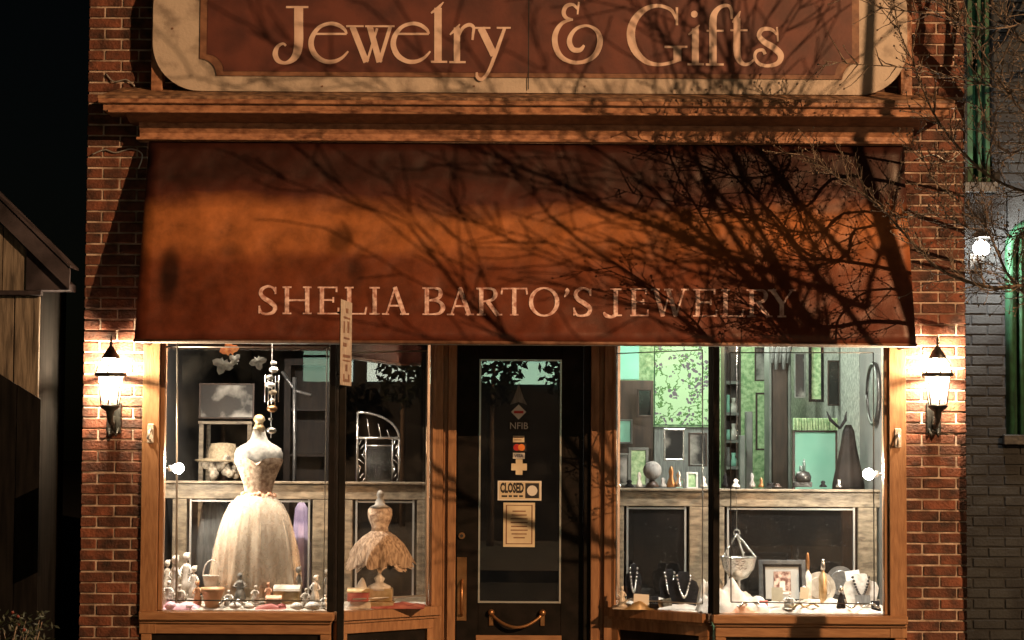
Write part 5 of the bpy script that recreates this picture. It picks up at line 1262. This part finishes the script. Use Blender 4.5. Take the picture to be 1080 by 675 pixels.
# ------------------------------------------------------------------ wooden shed at the left
def shed():
    Y = -.45; X = lambda px: at(px, 300, Y).x; Z = lambda py: at(40, py, Y).z
    t = thing('wooden_shed', (X(-60), Y, 0), 'weathered plank shed with a sloping gable board beside the alley', 'shed')
    xr = X(42); zw = Z(312)
    b = MB(); rnd = random.Random(5); x = xr
    while x > xr - 2.0:
        w = rnd.uniform(.13, .17); b.box(x - w + .006, x, Y + rnd.uniform(-.006, .004), Y + .03, 0, zw, .004); x -= w
    b.build('lower_planks', M['shed'], t)
    b = MB(); b.box(xr - 2.0, xr - .01, Y + .035, Y + .8, 0, zw + .1); b.build('wall', M['darkplank'], t)
    b = MB(); b.box(xr - 2.0, xr + .015, Y - .035, Y + .03, zw + .001, zw + .03, .004); b.build('ledge', M['shedroof'], t)
    # gable boards above the ledge
    sl = (Z(234) - Z(306)) / (X(75) - X(0))
    ex, ez = X(75), Z(306)
    def zr(x): return ez + (ex - x) * sl
    b = MB(); x = X(28)
    while x > xr - 2.0:
        w = .15; b.prism([Vector((x - w + .006, Y, zw + .031)), Vector((x, Y, zw + .031)), Vector((x, Y, zr(x) - .02)), Vector((x - w + .006, Y, zr(x - w) - .02))], Vector((0, .03, 0))); x -= w
    b.build('gable_planks', M['shed'], t)
    th_ = .15
    b = MB(); b.prism([Vector((ex, Y - .05, ez)), Vector((ex, Y - .05, ez + .13)), Vector((xr - 2.0, Y - .05, zr(xr - 2.0) + .14)), Vector((xr - 2.0, Y - .05, zr(xr - 2.0) - .0))], Vector((0, .03, 0))); b.build('rake_board', M['shedroof'], t)
    b = MB(); b.prism([Vector((ex + .005, Y - .06, ez + .132)), Vector((ex + .005, Y - .06, ez + .146)), Vector((xr - 2, Y - .06, zr(xr - 2) + .157)), Vector((xr - 2, Y - .06, zr(xr - 2) + .142))], Vector((0, .25, 0))); b.build('roof', M['shedroof'], t)
    b = MB(); b.prism([Vector((ex - .01, Y - .015, ez + .0)), Vector((ex - .01, Y - .015, ez + .04)), Vector((xr - .08, Y - .015, zr(xr - .08) + .0)), Vector((xr - .08, Y - .015, ez))], Vector((0, .2, 0))); b.build('eave_soffit', M['shedroof'], t)
    # dark plank panel standing in for the slanting shadow on the lower wall
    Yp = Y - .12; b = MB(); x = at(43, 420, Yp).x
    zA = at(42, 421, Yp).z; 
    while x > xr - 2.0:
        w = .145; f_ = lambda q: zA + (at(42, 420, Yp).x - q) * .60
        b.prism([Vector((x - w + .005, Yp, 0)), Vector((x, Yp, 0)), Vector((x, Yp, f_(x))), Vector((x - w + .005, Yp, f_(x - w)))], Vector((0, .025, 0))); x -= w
    tag(b.build('shadow_planks', M['darkplank']), 'dark plank panel added as the slanting shadow on the shed wall', 'shadow panel')
shed()
def shrub(px, py, n, label, seed, flowers=True):
    Y = -1.2; c = at(px, py, Y); rnd = random.Random(seed)
    t = thing('flowering_shrub', (c.x, Y, 0), label, 'shrub')
    b = MB(); tips = []
    for k in range(16):
        a = rnd.uniform(0, 2 * PI); r_ = rnd.uniform(.03, .16); h = c.z * rnd.uniform(.7, 1.05)
        p = [(c.x, Y, 0), (c.x + r_ * .4 * math.cos(a), Y + r_ * .4 * math.sin(a), h * .6), (c.x + r_ * math.cos(a), Y + r_ * math.sin(a), h)]
        b.tube(p, [.006, .004, .002], 5); tips.append(p[2]); tips.append(p[1])
    b.build('stem', M['bark'], t)
    b = MB()
    for k in range(n):
        q = Vector(rnd.choice(tips)) + Vector([rnd.gauss(0, .035) for _ in range(3)])
        d = Vector([rnd.gauss(0, 1) for _ in range(3)]).normalized() * .022; e = d.orthogonal().normalized() * .008
        b.bm.faces.new([b.bm.verts.new(v) for v in (q - d, q + e, q + d, q - e)])
    b.build('foliage', M['leaf'], t)
    if flowers:
        b = MB()
        for k in range(14): q = Vector(rnd.choice(tips)) + Vector([rnd.gauss(0, .03) for _ in range(3)]); b.ball(q, .010, 6)
        b.build('flowers', M['redflower'], t)
shrub(2, 650, 260, 'dark shrub with small red flowers at the frame edge', 2)
shrub(24, 658, 260, 'sparse dark shrub without flowers beside the flowering one', 5, False)

# ------------------------------------------------------------------ grey neighbour building
def neighbour():
    Y = .9; X = lambda px: at(px, 330, Y).x; Z = lambda py: at(1050, py, Y).z
    t = thing('grey_brick_building', (3.6, Y, 0), 'grey painted brick building with tall green framed windows', 'building')
    x0 = BX + HO + .13; x1 = x0 + 3.0
    wx0, wx1 = X(1028), X(1046)      # tall window
    ax0, ax1 = X(1064), X(1130)      # arched window
    b = MB()
    zlt = Z(192)
    bricks(b, x0, x1, 0, Z(462), Y, seed=21)
    bricks(b, x0, ax0 - .02, Z(462) + .011, zlt - .08, Y, seed=22)
    bricks(b, ax1, x1, Z(462) + .011, zlt - .08, Y, seed=23)
    bricks(b, x0, wx0 - .05, zlt, 5.6, Y, seed=24); bricks(b, wx1 + .02, x1, zlt, 5.6, Y, seed=25)
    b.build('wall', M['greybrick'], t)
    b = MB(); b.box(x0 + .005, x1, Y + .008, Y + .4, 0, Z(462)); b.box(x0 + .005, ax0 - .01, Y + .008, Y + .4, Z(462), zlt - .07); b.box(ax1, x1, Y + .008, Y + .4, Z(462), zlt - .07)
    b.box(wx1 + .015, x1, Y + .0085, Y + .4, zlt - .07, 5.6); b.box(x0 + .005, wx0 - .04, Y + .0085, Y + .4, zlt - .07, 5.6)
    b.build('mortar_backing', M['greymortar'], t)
    w = MB(); w.box(wx0 - .04, wx0, Y + .02, Y + .12, zlt, 5.6, .004); w.box(wx1 - .03, wx1, Y + .02, Y + .12, zlt, 5.6, .004); w.box(wx0, wx1 - .03, Y + .03, Y + .10, Z(82), Z(78), .003); w.box(wx0 + .035, wx0 + .06, Y + .03, Y + .09, zlt, 5.6, .003)
    fw_ = w.build('window', M['greenframe'], t)
    g = MB(); g.box(wx0 + .001, wx1 - .031, Y + .11, Y + .116, zlt, 5.6); g.build('pane', M['greenpane'], fw_)
    g = MB(); g.box(wx0 - .08, wx1 + .04, Y - .05, Y + .1, zlt - .075, zlt - .002, .006); g.build('sill', M['blackmetal'], fw_)
    # arched window
    cx = (ax0 + ax1) / 2; hw_ = (ax1 - ax0) / 2; zb, zs = Z(458), Z(262)
    a = MB()
    arc = [(ax0 + .01, zb)] + [(cx - (hw_ - .01) * math.cos(PI * k / 16), zs + (hw_ - .01) * .9 * math.sin(PI * k / 16)) for k in range(17)] + [(ax1 - .01, zb)]
    a.tube([(x, Y + .0, z) for x, z in arc], .035, 4); a.tube([(ax0 + .09, Y + .05, zb), (ax0 + .09, Y + .05, zs + .12)], .02, 4)
    aw_ = a.build('arched_window', M['greenframe'], t)
    g = MB(); g.prism([Vector((x, Y + .06, z)) for x, z in arc], Vector((0, .006, 0))); g.build('pane', M['greenpane'], aw_)
    b = MB(); b.box(ax0 - .05, ax1 + .05, Y - .05, Y + .06, zb - .07, zb - .002, .006); b.build('sill', M['blackmetal'], aw_)
    # brick spandrels round the arch
    b = MB()
    for sgn in (-1, 1):
        pts = [Vector((cx + sgn * hw_, Y + .012, zs))] + [Vector((cx + sgn * hw_ * math.cos(PI / 2 * k / 8), Y + .012, zs + hw_ * .9 * math.sin(PI / 2 * k / 8))) for k in range(1, 9)] + [Vector((cx, Y + .012, zlt)), Vector((cx + sgn * hw_, Y + .012, zlt))]
        b.prism(pts, Vector((0, .2, 0)))
    b.build('arch_surround', M['greybrick'], t)
    # far side wall of the alley behind
M['greenpane'] = mat('dark_green_glass', (.01, .035, .018), .12, c2=(.02, .07, .035), scale=3)
neighbour()
def walllamp():
    Y = .72; c = at(1035, 262, Y); x = c.x
    t = thing('wall_lamp', (x, .9, c.z), 'bright white wall lamp on the grey brick building', 'wall lamp')
    b = MB(); b.ball((x, Y, c.z), .055, 14); b.build('bulb', emit('cool_bulb', (1, .97, .88), 90), t)
    b = MB(); b.lathe(x, Y, [(.012, c.z - .11), (.03, c.z - .09), (.03, c.z - .045), (.045, c.z - .042)], 12); b.tube([(x, Y, c.z - .09), (x, Y + .09, c.z - .12), (x, .89, c.z - .08)], .011, 8); b.build('bracket', M['blackmetal'], t)
    b = MB(); b.box(x - .04, x + .04, .882, .894, c.z - .14, c.z - .02, .003); b.build('back_plate', M['blackmetal'], t)
    b = MB(); b.lathe(x, Y, [(.075, c.z + .07), (.07, c.z + .075), (.03, c.z + .11), (.004, c.z + .13)], 14); b.tube([(x, Y + .02, c.z + .09), (x, .89, c.z + .0)], .006, 6); b.build('hood', M['blackmetal'], t)
    l = bpy.data.lights.new('wall_lamp_light', 'POINT'); l.energy = 80; l.color = (1, .96, .88); l.shadow_soft_size = .045
    lo = bpy.data.objects.new('wall_lamp_light', l); lo.location = (x, Y - .11, c.z); col.objects.link(lo)
walllamp()

# ------------------------------------------------------------------ bare street tree
LAMP = Vector((12.3, -14.0, 9.3))
def tree():
    rnd = random.Random(11)
    tx, ty = 4.15, -1.8
    t = thing('bare_tree', (tx, ty, 0), 'bare street tree whose twigs reach in front of the cornice end', 'tree')
    b = MB(); b.tube([(tx, ty, -.05), (tx + .03, ty, 1.2), (tx - .02, ty, 2.4), (tx, ty, 3.4)], [.13, .11, .10, .085], 12)
    b.tube([(tx, ty, 3.38), (tx - .03, ty, 4.4), (tx + .02, ty, 5.6), (tx - .02, ty, 7.0), (tx, ty, 8.6)], [.086, .07, .055, .04, .012], 10)
    b.build('trunk', M['bark'], t)
    twig = MB()
    def grow(p, d, L, r, lev, seg=7, up_=.1):
        pts = [p.copy()]; rr = [r]
        for i in range(seg):
            d = (d + Vector([rnd.gauss(0, .13) for _ in range(3)]) + Vector((0, 0, up_ * .3))).normalized()
            p = p + d * (L / seg); pts.append(p.copy()); rr.append(max(r * (1 - .75 * (i + 1) / seg), .0016))
            if lev > 0 and i >= 1:
                for _ in range(2 if lev > 1 or rnd.random() < .6 else 1):
                    ax = Vector([rnd.gauss(0, 1) for _ in range(3)]).cross(d).normalized()
                    nd = (d * .72 + ax * rnd.uniform(.5, .85)).normalized()
                    grow(p.copy(), nd, L * rnd.uniform(.32, .55), max(r * (1 - .7 * (i + 1) / seg) * .6, .0018), lev - 1, 5, up_)
        twig.tube(pts, rr, 6 if lev > 1 else 4, cap=False)
        if lev == 0 and rnd.random() < .6: twig.ball(pts[-1], .006, 5)
    # upper limbs: these shade the awning and sign
    for z, az, el, L in ((4.3, 150, 60, 1.9), (5.0, 172, 55, 2.0), (5.8, 178, 55, 1.9), (6.4, 195, 55, 1.6), (4.5, 20, 50, 2.2), (5.2, -30, 50, 2.2), (6.0, 40, 50, 2.0), (5.6, 80, 45, 1.8), (6.0, 270, 50, 1.6)):
        a, e = R(az), R(el)
        grow(Vector((tx, ty, z)), Vector((math.cos(a) * math.cos(e), math.sin(a) * math.cos(e) * .45, math.sin(e))), L, .038, 2, 9)
    # limbs reaching into view: traced in the tree's own plane, with depth
    def limb(path, r, lev=1, n=8, Y0=-1.8, Y1=-1.5):
        path = [(1356, path[0][1] + 40)] + path
        pts = [at(px, py, Y0 + (Y1 - Y0) * i / (len(path) - 1) + rnd.uniform(-.04, .04)) for i, (px, py) in enumerate(path)]
        cc = catmull([(p.x, p.z, p.y) for p in pts], 4); pts = [Vector((x, y, z)) for x, z, y in cc]
        N = len(pts); twig.tube(pts, [max(r * (1 - .85 * i / N), .002) for i in range(N)], 6, cap=False)
        for i in range(3, N - 1):
            d = (pts[min(i + 1, N - 1)] - pts[i - 1]).normalized()
            for _ in range(2 if rnd.random() < .6 else 1):
                ax = Vector((rnd.gauss(0, 1), rnd.gauss(0, .6), rnd.gauss(.35, 1))).cross(d).normalized()
                grow(pts[i], (d * .6 + ax * .75).normalized(), rnd.uniform(.12, .42) * (1 - .5 * i / N), .0045, lev, 5, .25)
    limb([(1180, 240), (1110, 290), (1064, 303), (1030, 300), (990, 283), (955, 248), (925, 215), (885, 188), (838, 158)], .017, 1)
    limb([(1180, 200), (1100, 205), (1050, 190), (1015, 160), (985, 120), (965, 70), (948, 30), (940, -20)], .014, 1)
    limb([(1160, 130), (1090, 125), (1055, 85), (1030, 45), (1000, 10), (960, -15)], .012, 1)
    limb([(1200, 250), (1110, 310), (1070, 300), (1040, 240), (1015, 215), (985, 190), (970, 155)], .011, 1)
    limb([(1180, 60), (1120, 90), (1070, 95), (1020, 85), (960, 72), (905, 68), (868, 64)], .009, 0)
    limb([(1170, 20), (1110, 60), (1075, 40), (1050, 10), (1040, -30)], .012, 1)
    limb([(1180, 160), (1120, 190), (1085, 240), (1060, 250), (1020, 240), (990, 225), (940, 230)], .008, 1)
    if 0: limb([(1150, 380), (1090, 400), (1060, 350), (1052, 320), (1020, 285), (985, 262)], .007, 0)
    limb([(1150, 100), (1090, 150), (1060, 160), (1040, 130), (1025, 70), (1008, 20), (985, -10)], .009, 1, Y0=-1.6, Y1=-1.2)
    limb([(1150, -20), (1090, 20), (1040, 30), (980, 15), (930, 8), (890, -8)], .008, 0)
    twig.build('branches', M['bark'], t)
tree()
def shadow_tree():
    rnd = random.Random(23); tx, ty = 6.31, -6.0
    t = thing('bare_tree', (tx, ty, 0), 'bare street tree by the kerb whose branches shade the awning', 'tree')
    b = MB(); b.tube([(tx, ty, -.02), (tx + .03, ty, 1.2), (tx - .02, ty, 3), (tx, ty, 4.6)], [.10, .08, .06, .042], 12)
    b.tube([(tx, ty, 4.59), (tx + .16, ty, 5.2), (tx + .14, ty, 6.0), (tx + .2, ty, 7.2)], [.042, .033, .022, .006], 10)
    b.build('trunk', M['bark'], t)
    twig = MB()
    def grow(p, d, L, r, lev, seg):
        pts = [p.copy()]; rr = [r]
        for i in range(seg):
            d = (d + Vector((rnd.gauss(0, .09), rnd.gauss(0, .09), rnd.gauss(.02, .09)))).normalized()
            p = p + d * (L / seg); pts.append(p.copy()); rr.append(max(r * (1 - .8 * (i + 1) / seg), .0026))
            if lev > 0 and i >= 1:
                for _ in range(2 if rnd.random() < .30 else 1):
                    ax = Vector([rnd.gauss(0, 1) for _ in range(3)]).cross(d).normalized()
                    nd = (d * .8 + ax * rnd.uniform(.35, .7)).normalized()
                    grow(p.copy(), nd, L * rnd.uniform(.24, .42), max(rr[-1] * .6, .003), lev - 1, 5)
        twig.tube(pts, rr, 5, cap=False)
    for k, (z, az, el, L, r) in enumerate(((4.95, 172, 34, 1.4, .034), (4.95, 190, 36, 1.7, .032), (5.0, 165, 46, 1.7, .034), (5.05, 185, 57, 1.7, .030), (5.1, 172, 68, 1.6, .030), (5.1, 200, 80, 1.7, .028), (5.3, 150, 42, 1.4, .022), (5.5, 195, 42, 1.4, .022), (5.7, 175, 56, 1.2, .02), (5.5, 20, 62, 1.1, .018))):
        a, e = R(az), R(el); z -= .42 if k < 6 else .2; grow(Vector((tx, ty, z)), Vector((math.cos(a) * math.cos(e), math.sin(a) * math.cos(e), math.sin(e))), L * 1.12, r * .6, 2, 11)
    twig.build('branches', M['bark'], t)
shadow_tree()

# ------------------------------------------------------------------ street lamp (the orange key light)
def streetlamp():
    X, Y, Z = LAMP; px = X + 1.4
    t = thing('street_lamp', (px, Y, 0), 'tall street lamp with a curved arm by the far pavement', 'street lamp')
    b = MB(); b.tube([(px, Y, -.02), (px, Y, 5), (px, Y, Z - .6)], [.10, .08, .055], 12); b.build('pole', M['blackmetal'], t)
    b = MB(); b.tube([(px, Y, Z - .65), (px - .2, Y, Z + .05), (px - .7, Y, Z + .3), (X, Y, Z + .3)], .035, 8); b.build('arm', M['blackmetal'], t)
    b = MB(); b.lathe(X, Y, [(.20, Z + .14), (.22, Z + .2), (.15, Z + .32), (.04, Z + .36)], 16); b.build('lamp_head', M['blackmetal'], t)
    b = MB(); b.lathe(X, Y, [(.02, Z + .07), (.10, Z + .09), (.13, Z + .135)], 12); b.build('lamp_lens', emit('sodium_lens', (1, .6, .3), 20), t)
    l = bpy.data.lights.new('street_lamp_light', 'POINT'); l.energy = KEY; l.color = (1, .56, .27); l.shadow_soft_size = .019
    lo = bpy.data.objects.new('street_lamp_light', l); lo.location = LAMP; col.objects.link(lo)
KEY = 17800
streetlamp()

# ------------------------------------------------------------------ buildings across the road (seen in the glass)
def across():
    t = thing('storefront_across', (0, -20, 0), 'dark storefront across the road with pale green lit transom windows', 'building')
    b = MB(); b.box(-14, 14, -24, -20, 0, 7, 0); b.build('wall', M['darkroom'], t)
    x = -3.3
    E = M['transom']
    while x < 1.5:
        b = MB(); b.box(x, x + 1.9, -19.99, -19.95, 2.55, 3.35); w = b.build('window', E, t)
        b = MB(); b.box(x + .93, x + .97, -19.945, -19.92, 2.55, 3.35); b.box(x, x + 1.9, -19.945, -19.92, 2.93, 2.97); b.build('glazing_bar', M['black'], w)
        x += 2.25
M['transom'] = emit('lit_transom', (.6, 1, .72), 4)
across()
def corner():  # made-up lit building, added to give the left splayed pane a reflection
    t = thing('reflection_storefront', (26, -8, 0), 'unseen storefront added at the road end to reflect in the splayed pane', 'building')
    b = MB(); b.box(26, 30, -16, 0, 0, 7, 0); b.build('wall', M['darkroom'], t)
    y = -14
    while y < -1.5:
        b = MB(); b.box(25.95, 25.99, y, y + 1.9, 2.75, 3.6); w = b.build('window', M['reflection_transom'], t)
        b = MB(); b.box(25.92, 25.945, y, y + 1.9, 3.15, 3.19); b.build('glazing_bar', M['black'], w); y += 2.2
M['reflection_transom'] = emit('reflection_transom_pale', (.8, 1, .88), 3)
corner()
def round_tree(x, y, h, seed):
    rnd = random.Random(seed); t = thing('street_tree', (x, y, 0), 'leafy round street tree on the far pavement', 'tree', 'leafy trees on the far pavement')
    b = MB(); b.tube([(x, y, 0), (x, y, h * .6), (x + .05, y, h * .8)], [.06, .05, .02], 8); b.build('trunk', M['bark'], t)
    b = MB()
    for k in range(420):
        v = Vector([rnd.gauss(0, 1) for _ in range(3)]).normalized() * rnd.uniform(.3, 1) ** .6
        q = Vector((x + v.x * .55, y + v.y * .55, h * .8 + v.z * .7)); d = Vector([rnd.gauss(0, 1) for _ in range(3)]).normalized() * .09; e = d.orthogonal().normalized() * .04
        b.bm.faces.new([b.bm.verts.new(w) for w in (q - d, q + e, q + d, q - e)])
    b.build('crown', M['leaf'], t)
for i, x in enumerate((-6.8, -4.35, -2.1, -.32, .95)): round_tree(x, -18.3, 3.5 + .15 * (i % 3), 40 + i)
for i, y in enumerate((-4.3, -6.2, -8.4)): round_tree(24.2, y, 3.6, 60 + i)  # this second row is added in front of the made-up storefront

# ------------------------------------------------------------------ night world
wd = bpy.data.worlds.new('World'); scene.world = wd; wd.use_nodes = True
nt = wd.node_tree; bg = nt.nodes['Background']; sky = nt.nodes.new('ShaderNodeTexSky'); sky.sky_type = 'NISHITA'; sky.sun_disc = False
sky.sun_elevation = R(8); sky.sun_rotation = R(140)
nt.links.new(sky.outputs[0], bg.inputs[0]); bg.inputs[1].default_value = .0004
scene.view_settings.view_transform = 'Standard'; scene.view_settings.look = 'None'; scene.view_settings.exposure = 0; scene.view_settings.gamma = 1
scene.cycles.use_denoising = True
scene.cycles.sample_clamp_indirect = 4
scene.cycles.max_bounces = 8; scene.cycles.transparent_max_bounces = 16
